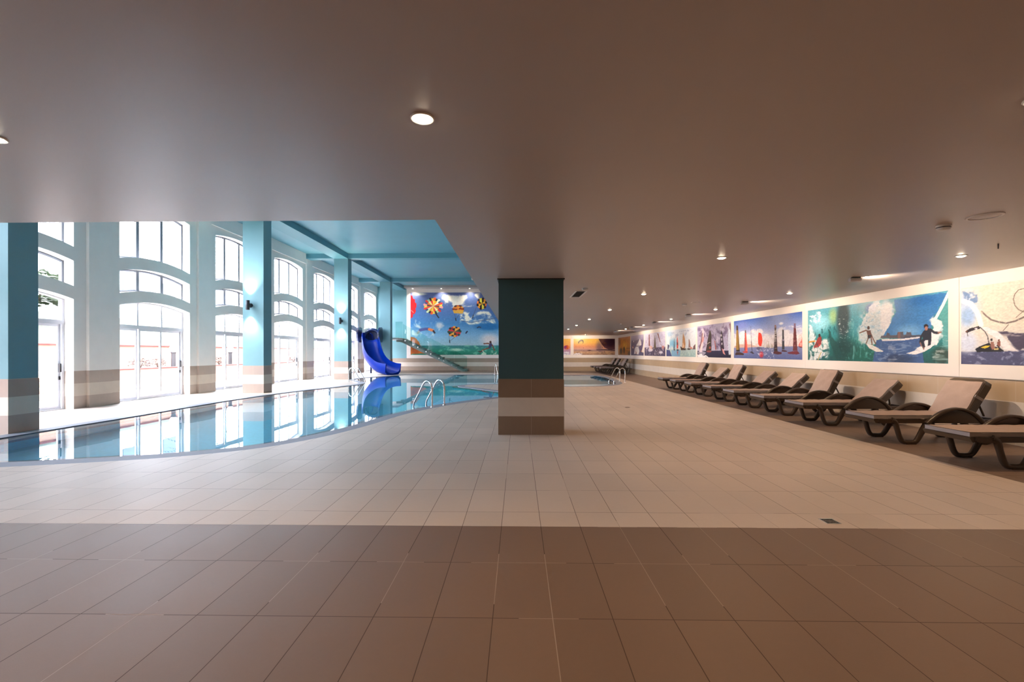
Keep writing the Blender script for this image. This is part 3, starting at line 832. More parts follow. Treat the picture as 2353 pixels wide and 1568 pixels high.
for i, y in enumerate((19.0, 22.8, 26.6, 30.4)):
    if lp is None:
        t = empty('lamp_post', (-14.6, y, .70))
        MB().lathe([(.10,0),(.085,.04),(.08,.60),(.10,.62),(.10,.66),(0,.66)], n=18).build('post', M['post'], t, auto=40)
        MB().lathe([(0,.62),(.07,.65),(.14,.74),(.155,.80),(.14,.87),(.08,.94),(0,.955)], n=22).build('globe', M['globe'], t, smooth=True)
        lp = t
    else: t = copy_tree(lp); t.location = (-14.6, y, .70)
    tag(t, 'garden lamp post with a white globe, %s along the planter' % ordinal(i), 'lamp post', 'globe lamp posts in the planter')
def shrub(name, x, y, z, r, h, n, mat, label, group, seed):
    rng = random.Random(seed); t = empty(name, (x, y, z)); b = MB()
    for k in range(n):
        th, ph = rng.uniform(0, 2*PI), math.acos(rng.uniform(-.2, 1)); q = rng.uniform(.35, 1)**.5
        c = Vector((r*q*math.sin(ph)*math.cos(th), r*q*math.sin(ph)*math.sin(th), h*.35 + h*.6*q*math.cos(ph)))
        Mx = Matrix.Translation(c) @ Matrix.Rotation(rng.uniform(0, 6.3), 4, 'Z') @ Matrix.Rotation(rng.uniform(-1.2, 1.2), 4, 'X')
        s = rng.uniform(.5, 1)*r*.16
        vs = [b.b.verts.new(Mx @ Vector(p)) for p in ((-s,0,0),(0,-s*.45,.1*s),(s,0,0),(0,s*.45,.1*s))]
        b.b.faces.new(vs)
    b.build('foliage', mat, t, recalc=False)
    s_ = MB()
    for k in range(5):
        a = k*1.3; s_.tube([(0,0,0),(.3*r*math.cos(a),.3*r*math.sin(a),h*.5)], [.05*r,.02*r], 6)
    s_.build('stem', M['trunk'], t)
    return tag(t, label, 'shrub', group)
for i, (y, r) in enumerate(((17.4, .35), (18.3, .28), (21.2, .4), (22.1, .3), (25.6, .4), (29.5, .4))):
    shrub('planter_shrub', -14.7, y, .68, r, .5, 220, M['leaf_red'], 'reddish shrub in the planter bed, %s from the steps' % ordinal(i), 'shrubs in the planter bed', 20+i)
for i, (x, y, r, h) in enumerate(((-19, 15.0, 1.6, 2.3), (-21, 19.0, 1.8, 2.2))):
    shrub('garden_bush', x, y, 1.60+(-15.92-x)/8.08*1.8+.13, r, h, 900, M['leaf'], 'large green bush on the lawn, %s' % ['seen in the first window', 'behind the first'][i], 'bushes on the lawn', 40+i)
pt = empty('palm_tree', (-19.5, 27.7, 2.45))
MB().tube([(0,0,0),(.05,.05,.8),(.0,.1,1.5)], [.22,.17,.16], 12).build('trunk', M['trunk'], pt, smooth=True)
b = MB(); rng = random.Random(5)
for k in range(22):
    a = k*2*PI/22 + rng.uniform(-.1,.1); up = rng.uniform(.1, 1.0); L = rng.uniform(1.9, 2.5); prev = None
    d = Vector((math.cos(a), math.sin(a), 0)); sd = Vector((-d.y, d.x, 0))
    for q in range(1, 14):
        f = q/14; p = Vector((0,.1,1.5)) + d*L*f + Vector((0,0,up*L*f - .8*L*f*f*.8)); w = .42*math.sin(PI*min(1,f*.9+.1))
        for s in (-1, 1):
            vs = [b.b.verts.new(v) for v in (p, p+d*.05, p+sd*s*w+d*.22-Vector((0,0,.12)))]
            b.b.faces.new(vs)
b.build('fronds', M['leaf'], pt, recalc=False)
tag(pt, 'palm tree on the lawn outside the arched windows', 'tree')
hs = empty('garden_house', (-30, 33, 3.4))
hm = MB().box(-4, 4, -5, 7, 0, 4.2).build('house_wall', M['house'], hs)
for k in range(3): MB().box(4.0, 4.05, -3.6+3.4*k, -2.4+3.4*k, 1.6, 3.0).build('house_window', M['dgrey'], hs)
MB().box(-4.3, 4.3, -5.3, 7.3, 4.2, 4.4).build('house_roof', M['house'], hs)
tag(hs, 'pale house beyond the lawn outside', 'building')
INK = {
'surf': [
 ('g',[(0,(20,80,72)),(0.35,(40,125,120)),(1,(96,165,180))]),
 ('e',(140,200,212),0.094,0.713,0.141,0.297,0.8,0.9),
 ('n',(235,235,235),0.012,0.729,0.147,0.96,22,16,0.45,0.9,1),
 ('e',(165,190,120),0.246,0.827,0.059,0.23,0.8,0.85),
 ('e',(52,66,66),0.332,0.754,0.076,0.565,0.6,0.95),
 ('e',(30,70,62),0.323,0.189,0.104,0.309,0.7,0.9),
 ('n',(215,215,205),0.294,0.016,0.419,0.818,40,34,0.62,0.9,2),
 ('e',(75,160,172),0.441,0.648,0.051,0.329,0.8,0.8),
 ('e',(48,90,165),0.552,0.895,0.06,0.11,0.7,0.9),
 ('e',(18,100,82),0.464,0.123,0.187,0.211,0.7,0.9),
 ('n',(70,150,130),0.358,-0.015,0.651,0.427,26,14,0.55,0.7,3),
 ('e',(160,218,224),0.161,0.719,0.108,0.219,0.9,0.7),
 ('e',(14,58,52),0.342,0.224,0.15,0.324,0.9,0.85),
 ('e',(96,190,200),0.477,0.738,0.043,0.26,0.9,0.6),
 ('p',(24,70,62),[(0.192,0.623),(0.243,0.438),(0.31,0.189),(0.35,-0.015),(0.286,-0.019),(0.227,0.262)],0.06,0.8),
 ('p',(236,228,222),[(0.492,0.736),(0.534,0.917),(0.613,0.97),(0.706,0.966),(0.707,0.82),(0.67,0.606),(0.626,0.4),(0.587,0.295),(0.513,0.299),(0.456,0.384),(0.463,0.612)],0.16,0.85),
 ('n',(120,170,190),0.463,0.318,0.706,0.939,24,18,0.58,0.6,4),
 ('e',(238,230,224),0.65,0.7,0.053,0.393,0.6,0.9),
 ('p',(62,122,176),[(0.703,0.969),(1.001,0.97),(0.961,0.762),(0.917,0.573),(0.912,0.398),(0.626,0.415),(0.676,0.604),(0.712,0.789)],0.05,1),
 ('e',(120,168,205),0.79,0.468,0.127,0.156,0.9,0.9),
 ('e',(44,104,165),0.869,0.909,0.134,0.123,0.9,0.8),
 ('p',(92,86,92),[(0.613,0.386),(0.62,0.423),(0.654,0.427),(0.657,0.469),(0.673,0.458),(0.679,0.424),(0.718,0.42),(0.725,0.466),(0.758,0.47),(0.761,0.415),(0.776,0.427),(0.78,0.462),(0.806,0.452),(0.808,0.412),(0.859,0.409),(0.859,0.383),(0.758,0.369)],0,1),
 ('p',(130,92,84),[(0.725,0.373),(0.726,0.469),(0.742,0.469),(0.741,0.373)],0,1),
 ('p',(70,72,84),[(0.77,0.406),(0.859,0.404),(0.859,0.379),(0.758,0.369)],0,1),
 ('p',(62,92,140),[(0.587,0.357),(0.859,0.373),(0.877,-0.009),(0.561,-0.002)],0,1),
 ('p',(234,226,224),[(0.62,0.37),(0.747,0.362),(0.857,0.385),(0.854,0.363),(0.758,0.336),(0.626,0.336)],0,1),
 ('e',(44,62,92),0.733,0.054,0.139,0.117,0.7,0.9),
 ('n',(150,165,190),0.587,-0.016,0.856,0.321,14,22,0.58,0.6,5),
 ('n',(190,190,195),0.663,-0.011,0.718,0.272,10,30,0.45,0.5,6),
 ('p',(88,158,152),[(1.005,0.968),(0.946,0.66),(0.965,0.497),(0.975,0.326),(0.927,-0.006),(1.007,0.0)],0.1,1),
 ('e',(44,66,52),0.968,0.103,0.066,0.171,0.6,0.95),
 ('n',(205,200,190),0.917,0.007,1.002,0.323,20,16,0.6,0.6,7),
 ('p',(238,232,228),[(0.912,0.627),(0.937,0.655),(0.961,0.564),(0.975,0.443),(0.97,0.339),(0.927,0.236),(0.825,0.183),(0.867,0.279),(0.912,0.452)],0.12,1),
 ('l',(236,232,230),0.044,[(1.003,0.969),(0.975,0.81),(0.939,0.635)],1),
 ('n',(235,228,220),0.012,-0.017,0.209,0.406,16,10,0.38,0.9,8),
 ('p',(238,232,228),[(0.012,0.729),(0.053,0.646),(0.072,0.492),(0.033,0.307),(0.012,0.27)],0.12,0.8),
 ('l',(215,145,60),0.031,[(0.012,0.362),(0.072,0.377)],1),
 ('l',(190,160,90),0.019,[(0.101,0.007),(0.133,0.155)],1),
 ('l',(80,110,150),0.014,[(0.133,0.007),(0.151,0.137)],1),
 ('p',(150,48,40),[(0.096,0.416),(0.119,0.487),(0.14,0.439),(0.136,0.32),(0.091,0.252),(0.058,0.253),(0.072,0.305)],0,1),
 ('e',(60,34,32),0.117,0.482,0.012,0.037,0.1,1),
 ('p',(205,60,50),[(0.058,0.24),(0.063,0.296),(0.105,0.303),(0.138,0.32),(0.11,0.257)],0,1),
 ('l',(120,78,58),0.021,[(0.465,0.489),(0.513,0.526),(0.544,0.487),(0.564,0.374),(0.581,0.295)],1),
 ('p',(104,64,48),[(0.513,0.526),(0.546,0.526),(0.551,0.438),(0.528,0.409)],0,1),
 ('e',(70,42,34),0.53,0.565,0.01,0.032,0.1,1),
 ('p',(44,36,40),[(0.523,0.442),(0.551,0.445),(0.555,0.403),(0.523,0.378)],0,1),
 ('l',(120,78,58),0.023,[(0.528,0.393),(0.513,0.299)],1),
 ('l',(120,78,58),0.025,[(0.549,0.408),(0.557,0.265)],1),
 ('p',(236,226,214),[(0.513,0.302),(0.561,0.272),(0.639,0.168),(0.587,0.161),(0.534,0.227)],0,1),
 ('p',(32,32,42),[(0.872,0.457),(0.88,0.477),(0.902,0.503),(0.917,0.472),(0.916,0.371),(0.913,0.331),(0.875,0.331),(0.868,0.376)],0,1),
 ('l',(34,34,44),0.035,[(0.911,0.479),(0.932,0.433),(0.951,0.427)],1),
 ('l',(150,100,80),0.021,[(0.951,0.428),(0.965,0.434)],1),
 ('l',(34,34,44),0.033,[(0.877,0.45),(0.86,0.376),(0.857,0.293)],1),
 ('l',(150,100,80),0.021,[(0.857,0.291),(0.863,0.249)],1),
 ('l',(32,32,42),0.047,[(0.877,0.34),(0.868,0.313),(0.877,0.223)],1),
 ('l',(32,32,42),0.048,[(0.908,0.344),(0.905,0.25)],1),
 ('e',(40,28,26),0.888,0.53,0.013,0.033,0.1,1),
 ('e',(176,116,92),0.889,0.499,0.009,0.033,0.1,1),
 ('p',(240,234,230),[(0.777,0.138),(0.814,0.169),(0.872,0.217),(0.927,0.276),(0.937,0.275),(0.912,0.216),(0.877,0.162),(0.83,0.12)],0,1),
 ('l',(150,100,80),0.02,[(0.877,0.227),(0.875,0.204)],1),
 ('t',0.1,60,40,9),
 ('n',(150,205,195),0.358,0.019,0.626,0.706,30,5,0.55,0.5,21),
 ('n',(20,70,70),0.024,-0.017,0.31,0.638,26,5,0.55,0.6,22),
 ('n',(200,225,220),0.917,0.007,1.005,0.775,10,22,0.62,0.5,23),
],
'jetpack': [
 ('g',[(0,(66,66,96)),(0.16,(92,92,120)),(0.17,(206,200,196)),(0.5,(228,214,192)),(1,(222,208,188))]),
 ('e',(186,200,218),0.024,0.708,0.105,0.415,0.8,0.95),
 ('e',(150,178,212),0.036,0.626,0.053,0.167,0.7,0.9),
 ('n',(95,125,170),0.009,0.793,0.084,0.953,22,9,0.5,0.8,1),
 ('l',(236,232,232),0.064,[(0.009,0.833),(0.053,0.781),(0.084,0.663),(0.102,0.504)],1),
 ('p',(76,66,84),[(0.174,0.426),(0.244,0.396),(0.293,0.383),(0.367,0.368),(0.611,0.354),(0.611,0.144),(0.27,0.192),(0.223,0.31)],0.08,1),
 ('n',(175,160,155),0.174,0.343,0.611,0.384,12,16,0.5,0.8,2),
 ('p',(78,78,108),[(0.009,0.14),(0.075,0.16),(0.207,0.168),(0.295,0.181),(0.611,0.174),(0.611,0.03),(0.009,0.003)],0,1),
 ('n',(150,150,175),0.009,0.003,0.611,0.162,26,20,0.55,0.8,3),
 ('e',(205,210,224),0.035,0.283,0.07,0.199,0.7,0.95),
 ('l',(124,108,100),0.02,[(0.105,0.67),(0.128,0.608),(0.151,0.558),(0.185,0.525),(0.218,0.505),(0.257,0.524),(0.295,0.567),(0.332,0.636)],1),
 ('n',(225,205,180),0.099,0.505,0.295,0.701,40,16,0.6,0.7,4),
 ('l',(108,88,74),0.009,[(0.332,0.817),(0.315,0.871),(0.293,0.896),(0.27,0.887),(0.255,0.842),(0.249,0.786),(0.255,0.712),(0.27,0.657),(0.293,0.622),(0.32,0.611),(0.337,0.662),(0.339,0.759),(0.332,0.817)],1),
 ('l',(120,98,84),0.007,[(0.307,0.677),(0.287,0.625),(0.26,0.567)],1),
 ('l',(110,90,80),0.008,[(0.228,0.488),(0.204,0.415)],1),
 ('p',(238,226,220),[(0.094,0.487),(0.128,0.473),(0.163,0.435),(0.19,0.394),(0.212,0.318),(0.231,0.232),(0.277,0.178),(0.207,0.182),(0.19,0.267),(0.163,0.344),(0.125,0.409)],0.04,1),
 ('l',(50,42,50),0.011,[(0.097,0.474),(0.12,0.417),(0.133,0.355),(0.138,0.282)],1),
 ('p',(48,38,40),[(0.022,0.421),(0.025,0.437),(0.047,0.467),(0.072,0.479),(0.09,0.491),(0.098,0.47),(0.096,0.45),(0.075,0.447),(0.053,0.429),(0.031,0.41)],0,1),
 ('l',(48,38,40),0.008,[(0.033,0.416),(0.035,0.368)],1),
 ('e',(225,215,215),0.077,0.46,0.008,0.008,0.1,1),
 ('e',(120,80,60),0.029,0.429,0.005,0.012,0.1,1),
 ('p',(26,24,26),[(0.071,0.196),(0.099,0.237),(0.125,0.26),(0.14,0.278),(0.151,0.247),(0.174,0.22),(0.196,0.201),(0.21,0.168),(0.19,0.163),(0.081,0.158)],0,1),
 ('p',(222,190,50),[(0.101,0.217),(0.12,0.237),(0.143,0.236),(0.134,0.217),(0.12,0.204)],0,1),
 ('p',(200,175,110),[(0.16,0.202),(0.185,0.208),(0.182,0.186),(0.163,0.187)],0,1),
 ('p',(150,100,84),[(0.147,0.285),(0.16,0.288),(0.165,0.247),(0.168,0.209),(0.154,0.187),(0.148,0.224)],0,1),
 ('e',(40,30,30),0.151,0.311,0.006,0.018,0.1,1),
 ('p',(140,84,66),[(0.178,0.283),(0.192,0.29),(0.194,0.245),(0.188,0.216),(0.175,0.231)],0,1),
 ('e',(120,76,58),0.186,0.301,0.005,0.017,0.1,1),
 ('l',(26,24,26),0.013,[(0.177,0.238),(0.196,0.189)],1),
 ('t',0.08,60,40,5),
],
'regatta': [
 ('g',[(0,(88,98,145)),(0.28,(132,136,172)),(0.285,(222,200,190)),(0.5,(226,214,210)),(0.72,(150,160,200)),(1,(58,92,166))]),
 ('e',(120,128,186),0.155,0.878,0.18,0.142,0.9,0.8),
 ('n',(236,226,220),0.013,0.316,1.014,0.724,7,6,0.42,0.85,1),
 ('e',(240,232,226),0.746,0.798,0.041,0.043,0.7,0.9),
 ('e',(236,230,228),0.348,0.573,0.213,0.213,0.9,0.5),
 ('p',(205,160,138),[(0.013,0.321),(0.057,0.356),(0.114,0.383),(0.184,0.359),(0.244,0.366),(0.335,0.333),(0.409,0.291),(0.013,0.273)],0.05,0.8),
 ('p',(158,120,58),[(0.047,0.877),(0.077,0.871),(0.107,0.188),(0.041,0.189)],0,1),
 ('p',(72,50,48),[(0.047,0.877),(0.077,0.871),(0.082,0.748),(0.046,0.753)],0,1),
 ('p',(74,50,48),[(0.02,0.105),(0.049,0.163),(0.114,0.158),(0.184,0.122),(0.18,0.084),(0.031,0.078)],0,1),
 ('p',(60,50,46),[(0.044,0.225),(0.109,0.224),(0.113,0.168),(0.044,0.173)],0,1),
 ('p',(110,84,44),[(0.078,0.748),(0.082,0.748),(0.109,0.219),(0.086,0.225)],0,1),
 ('p',(226,92,76),[(0.203,0.728),(0.22,0.726),(0.248,0.192),(0.194,0.193)],0,1),
 ('p',(96,70,76),[(0.203,0.728),(0.22,0.726),(0.225,0.652),(0.201,0.655)],0,1),
 ('p',(186,70,62),[(0.156,0.173),(0.231,0.193),(0.261,0.163),(0.231,0.135),(0.177,0.143)],0,1),
 ('p',(150,52,48),[(0.199,0.656),(0.208,0.654),(0.212,0.198),(0.194,0.198)],0,1),
 ('l',(52,48,58),0.011,[(0.304,0.813),(0.306,0.637),(0.311,0.431)],1),
 ('l',(46,44,56),0.023,[(0.309,0.431),(0.322,0.192)],1),
 ('p',(70,60,70),[(0.28,0.163),(0.322,0.182),(0.36,0.123),(0.335,0.113)],0,1),
 ('p',(232,64,44),[(0.425,0.632),(0.449,0.633),(0.469,0.603),(0.483,0.513),(0.484,0.418),(0.469,0.307),(0.443,0.303),(0.422,0.357),(0.418,0.49)],0,1),
 ('l',(120,80,80),0.005,[(0.427,0.708),(0.429,0.631)],1),
 ('e',(92,84,112),0.427,0.252,0.042,0.047,0.5,0.9),
 ('e',(196,56,66),0.469,0.1,0.044,0.103,0.6,0.95),
 ('n',(225,220,225),0.385,-0.006,0.659,0.255,30,22,0.58,0.8,2),
 ('p',(216,208,200),[(0.519,0.481),(0.538,0.277),(0.536,0.26),(0.512,0.261)],0,1),
 ('p',(190,178,160),[(0.572,0.431),(0.591,0.275),(0.589,0.258),(0.566,0.259)],0,1),
 ('p',(216,208,200),[(0.6,0.402),(0.618,0.274),(0.616,0.257),(0.593,0.258)],0,1),
 ('p',(190,178,160),[(0.616,0.364),(0.635,0.273),(0.632,0.257),(0.61,0.258)],0,1),
 ('p',(190,178,160),[(0.55,0.378),(0.569,0.276),(0.567,0.259),(0.543,0.26)],0,1),
 ('p',(190,178,160),[(0.627,0.337),(0.645,0.273),(0.643,0.257),(0.621,0.257)],0,1),
 ('n',(90,90,110),0.385,0.224,0.643,0.277,36,14,0.5,0.7,3),
 ('p',(62,42,40),[(0.659,0.782),(0.68,0.778),(0.699,0.183),(0.651,0.184)],0,1),
 ('p',(120,84,84),[(0.659,0.782),(0.68,0.778),(0.684,0.713),(0.658,0.718)],0,1),
 ('p',(96,48,48),[(0.641,0.139),(0.654,0.179),(0.698,0.179),(0.754,0.153),(0.752,0.118),(0.701,0.104),(0.649,0.126)],0,1),
 ('w','MAPFRE',(226,214,206),0.656,0.39,0.682,0.678),
 ('l',(190,170,165),0.007,[(0.659,0.346),(0.687,0.348)],1),
 ('l',(190,170,165),0.008,[(0.66,0.246),(0.691,0.247)],1),
 ('p',(58,58,62),[(0.761,0.659),(0.78,0.657),(0.79,0.217),(0.758,0.217)],0,1),
 ('p',(58,46,50),[(0.761,0.659),(0.78,0.657),(0.782,0.612),(0.76,0.615)],0,1),
 ('p',(84,44,48),[(0.749,0.17),(0.762,0.213),(0.796,0.2),(0.826,0.183),(0.816,0.166)],0,1),
 ('p',(150,130,150),[(0.762,0.442),(0.783,0.444),(0.784,0.41),(0.763,0.408)],0,1),
 ('p',(106,44,42),[(0.904,0.774),(0.924,0.77),(0.946,0.186),(0.892,0.186)],0,1),
 ('p',(128,100,124),[(0.904,0.774),(0.924,0.77),(0.928,0.666),(0.902,0.67)],0,1),
 ('p',(116,44,50),[(0.826,0.153),(0.892,0.178),(0.946,0.182),(0.972,0.128),(0.937,0.108),(0.835,0.123)],0,1),
 ('e',(160,110,105),0.915,0.297,0.012,0.021,0.3,0.7),
 ('l',(150,90,86),0.005,[(0.898,0.484),(0.935,0.485)],1),
 ('n',(170,120,115),0.896,0.364,0.937,0.411,12,26,0.5,0.8,4),
 ('l',(170,150,170),0.002,[(0.878,0.549),(0.835,0.267)],1),
 ('p',(224,112,100),[(1.014,0.581),(1.003,0.486),(0.985,0.399),(0.964,0.336),(0.955,0.283),(1.014,0.252)],0,1),
 ('n',(245,190,175),0.959,0.279,1.014,0.533,40,16,0.5,0.8,5),
 ('p',(110,50,56),[(0.957,0.283),(1.014,0.261),(1.014,0.241),(0.968,0.254)],0,1),
 ('t',0.08,50,40,6),
],
'storm': [
 ('g',[(0,(40,38,60)),(0.2,(58,54,82)),(0.205,(190,180,198)),(1,(168,156,182))]),
 ('n',(112,92,126),0.001,0.272,1.012,0.959,5,5,0.48,0.9,1),
 ('n',(222,208,218),0.001,0.272,1.012,0.895,6,5,0.55,0.7,2),
 ('p',(200,190,200),[(0.007,0.173),(0.173,0.194),(0.293,0.142),(0.206,0.057),(0.059,0.055)],0,0.7),
 ('p',(238,230,224),[(0.007,0.065),(0.151,0.099),(0.261,0.058),(0.346,0.028),(0.409,-0.016),(0.007,-0.022)],0.1,1),
 ('p',(232,206,202),[(0.173,0.916),(0.212,0.879),(0.226,0.793),(0.217,0.553),(0.162,0.205),(0.071,0.163),(0.151,0.588)],0,1),
 ('p',(134,70,64),[(0.167,0.778),(0.187,0.756),(0.156,0.503),(0.077,0.227),(0.073,0.271),(0.128,0.558)],0,1),
 ('p',(205,120,108),[(0.184,0.628),(0.217,0.657),(0.209,0.521),(0.162,0.439)],0,1),
 ('e',(220,200,205),0.116,0.184,0.068,0.043,0.4,1),
 ('p',(62,52,46),[(0.407,0.836),(0.435,0.812),(0.459,0.708),(0.46,0.212),(0.283,0.199),(0.349,0.575)],0,1),
 ('l',(225,215,205),0.016,[(0.336,0.41),(0.378,0.449),(0.425,0.462)],1),
 ('e',(180,80,60),0.414,0.295,0.037,0.051,0.4,0.9),
 ('e',(150,70,66),0.386,0.182,0.093,0.035,0.3,1),
 ('l',(110,90,80),0.011,[(0.399,0.735),(0.378,0.522)],1),
 ('p',(190,92,78),[(0.548,0.511),(0.57,0.5),(0.609,0.231),(0.58,0.232)],0,1),
 ('l',(44,36,42),0.015,[(0.58,0.698),(0.599,0.458),(0.642,0.093)],1),
 ('l',(50,40,46),0.014,[(0.57,0.361),(0.589,0.092)],1),
 ('p',(58,44,62),[(0.745,0.798),(0.777,0.717),(0.827,0.257),(0.75,0.143),(0.722,0.258),(0.727,0.683)],0,1),
 ('e',(228,216,214),0.745,0.643,0.018,0.044,0.3,1),
 ('e',(215,205,205),0.758,0.527,0.017,0.048,0.3,1),
 ('e',(215,205,205),0.764,0.402,0.017,0.042,0.3,1),
 ('p',(224,150,145),[(0.759,0.277),(0.813,0.219),(0.858,0.077),(0.795,0.124)],0,1),
 ('e',(230,220,220),0.818,0.229,0.012,0.028,0.4,1),
 ('p',(206,208,216),[(0.94,0.849),(0.979,0.771),(1.0,0.529),(1.004,0.079),(0.945,0.087),(0.923,0.442)],0,1),
 ('l',(84,60,70),0.011,[(0.921,0.721),(0.924,0.478)],1),
 ('p',(120,90,104),[(0.953,0.959),(1.004,0.958),(1.004,0.657)],0,1),
 ('l',(150,170,180),0.008,[(0.945,0.44),(0.97,0.207)],1),
 ('n',(36,30,40),0.91,0.031,1.012,0.098,14,30,0.4,0.9,3),
 ('t',0.1,50,40,4),
],
'lake': [
 ('g',[(0,(150,178,172)),(0.26,(170,190,186)),(0.3,(210,214,214)),(1,(216,218,222))]),
 ('e',(112,176,204),0.256,0.48,0.26,0.277,0.8,0.95),
 ('e',(150,190,215),0.136,0.86,0.181,0.154,0.8,0.7),
 ('n',(150,160,185),0.009,0.692,0.992,0.935,8,7,0.52,0.7,1),
 ('p',(62,72,124),[(0.009,0.257),(0.141,0.242),(0.218,-0.002),(0.009,0.0)],0,1),
 ('p',(110,165,200),[(0.205,0.241),(0.528,0.236),(0.505,0.0),(0.218,-0.008)],0,0.8),
 ('n',(190,205,190),0.516,-0.005,0.992,0.229,18,16,0.5,0.7,2),
 ('p',(240,238,236),[(0.022,0.953),(0.128,0.603),(0.128,0.436),(0.022,0.48)],0,1),
 ('p',(54,62,104),[(0.063,0.477),(0.128,0.422),(0.089,0.268),(0.049,0.295)],0,1),
 ('p',(50,78,96),[(0.308,0.728),(0.329,0.301),(0.286,0.302)],0,1),
 ('p',(44,44,56),[(0.282,0.302),(0.335,0.288),(0.329,0.212),(0.292,0.227)],0,1),
 ('p',(225,215,200),[(0.218,0.444),(0.261,0.29),(0.211,0.241)],0,1),
 ('l',(130,110,110),0.007,[(0.424,0.876),(0.418,0.741)],1),
 ('p',(222,70,56),[(0.418,0.778),(0.453,0.457),(0.447,0.298),(0.398,0.299),(0.398,0.595)],0,1),
 ('p',(52,40,56),[(0.401,0.533),(0.436,0.519),(0.44,0.433),(0.403,0.422)],0,1),
 ('p',(40,48,78),[(0.395,0.268),(0.465,0.263),(0.459,0.2),(0.401,0.201)],0,1),
 ('p',(180,64,60),[(0.401,0.188),(0.453,0.188),(0.426,0.041)],0,1),
 ('p',(194,138,88),[(0.616,0.851),(0.672,0.656),(0.691,0.479),(0.686,0.304),(0.583,0.307),(0.6,0.639)],0,1),
 ('p',(232,190,150),[(0.608,0.52),(0.659,0.375),(0.616,0.306),(0.594,0.342)],0,1),
 ('p',(62,48,46),[(0.516,0.369),(0.561,0.355),(0.583,0.312),(0.702,0.292),(0.691,0.227),(0.55,0.229)],0,1),
 ('p',(146,110,104),[(0.796,0.644),(0.828,0.55),(0.851,0.333),(0.785,0.301)],0,1),
 ('p',(206,130,110),[(0.846,0.356),(0.915,0.297),(0.866,0.259),(0.826,0.277)],0,1),
 ('p',(60,44,46),[(0.754,0.302),(0.851,0.287),(0.841,0.237),(0.759,0.238)],0,1),
 ('p',(110,76,80),[(0.992,0.433),(0.934,0.364),(0.92,0.269),(0.992,0.262)],0,1),
 ('l',(70,60,64),0.009,[(0.691,0.266),(0.992,0.26)],1),
 ('t',0.08,46,40,3),
],
'race': [
 ('g',[(0,(52,52,90)),(0.34,(62,60,100)),(0.4,(200,196,212)),(1,(206,200,216))]),
 ('n',(170,160,190),0.027,0.384,0.984,0.911,6,6,0.5,0.6,1),
 ('p',(128,72,80),[(0.222,0.945),(0.272,0.953),(0.297,0.44),(0.229,0.432)],0,1),
 ('l',(110,84,100),0.017,[(0.08,0.935),(0.101,0.426)],1),
 ('l',(120,90,104),0.013,[(0.171,0.925),(0.189,0.444)],1),
 ('p',(124,66,76),[(0.641,0.954),(0.698,0.951),(0.799,0.578),(0.767,0.579)],0,1),
 ('l',(90,70,90),0.011,[(0.647,0.709),(0.702,0.443)],1),
 ('l',(110,66,70),0.019,[(0.788,0.498),(0.933,0.316)],1),
 ('p',(84,80,66),[(0.534,0.915),(0.564,0.655),(0.596,0.325),(0.477,0.324)],0,1),
 ('p',(52,56,92),[(0.5,0.328),(0.614,0.324),(0.625,0.018),(0.523,0.037)],0,1),
 ('e',(228,180,165),0.331,0.353,0.122,0.117,0.5,0.9),
 ('e',(215,205,215),0.305,0.247,0.148,0.086,0.5,0.9),
 ('e',(225,220,228),0.807,0.151,0.126,0.079,0.6,0.9),
 ('e',(190,110,96),0.902,0.356,0.074,0.086,0.5,0.8),
 ('n',(235,225,225),0.027,-0.005,0.984,0.392,18,14,0.55,0.85,2),
 ('t',0.1,40,30,3),
],
'dinghies': [
 ('g',[(0,(62,66,106)),(0.6,(72,76,118)),(0.78,(150,142,172)),(1,(184,172,192))]),
 ('p',(84,82,118),[(0.055,0.76),(0.328,0.719),(0.635,0.794),(1.009,0.702),(1.009,0.522),(0.055,0.61)],0,0.8),
 ('p',(232,224,218),[(0.716,0.823),(0.817,0.644),(0.835,0.506),(0.635,0.443),(0.426,0.497),(0.598,0.656)],0,1),
 ('p',(232,222,214),[(0.406,0.45),(0.598,0.432),(0.69,0.208),(0.598,0.044),(0.406,0.09),(0.248,0.065),(0.308,0.332)],0,1),
 ('p',(230,214,200),[(1.009,0.724),(0.957,0.478),(0.852,0.185),(0.957,0.139),(1.009,0.162)],0,1),
 ('e',(190,130,90),0.834,0.208,0.057,0.045,0.5,1),
 ('p',(150,70,60),[(0.406,0.234),(0.484,0.115),(0.406,0.042)],0,1),
 ('p',(226,218,214),[(0.215,0.774),(0.264,0.674),(0.183,0.666)],0,1),
 ('p',(222,190,170),[(0.084,0.46),(0.248,0.382),(0.126,0.348)],0,1),
 ('l',(60,54,60),0.019,[(0.406,0.45),(0.708,0.487)],1),
 ('e',(170,90,90),0.207,0.469,0.081,0.029,0.5,1),
 ('t',0.08,30,30,1),
],
'golden': [
 ('g',[(0,(150,92,24)),(0.5,(216,136,34)),(1,(206,122,34))]),
 ('e',(246,190,66),0.568,0.534,0.278,0.318,0.9,0.9),
 ('e',(120,64,20),0.091,0.75,0.177,0.391,0.9,0.8),
 ('l',(196,104,24),0.036,[(0.616,0.954),(0.616,0.479)],1),
 ('l',(224,160,60),0.024,[(0.414,0.945),(0.435,0.459)],1),
 ('l',(220,110,30),0.025,[(0.883,0.878),(0.846,0.112)],1),
 ('e',(58,42,26),0.244,0.218,0.146,0.22,0.5,0.95),
 ('e',(70,50,24),0.514,0.27,0.112,0.24,0.5,0.95),
 ('e',(48,34,24),0.917,0.086,0.147,0.153,0.6,0.9),
 ('l',(86,56,24),0.021,[(0.694,0.372),(1.021,0.377)],1),
 ('l',(86,56,24),0.023,[(0.694,0.215),(1.021,0.212)],1),
 ('l',(96,60,24),0.015,[(0.732,0.423),(0.732,0.111)],1),
 ('t',0.12,20,20,2),
],
'sunset': [
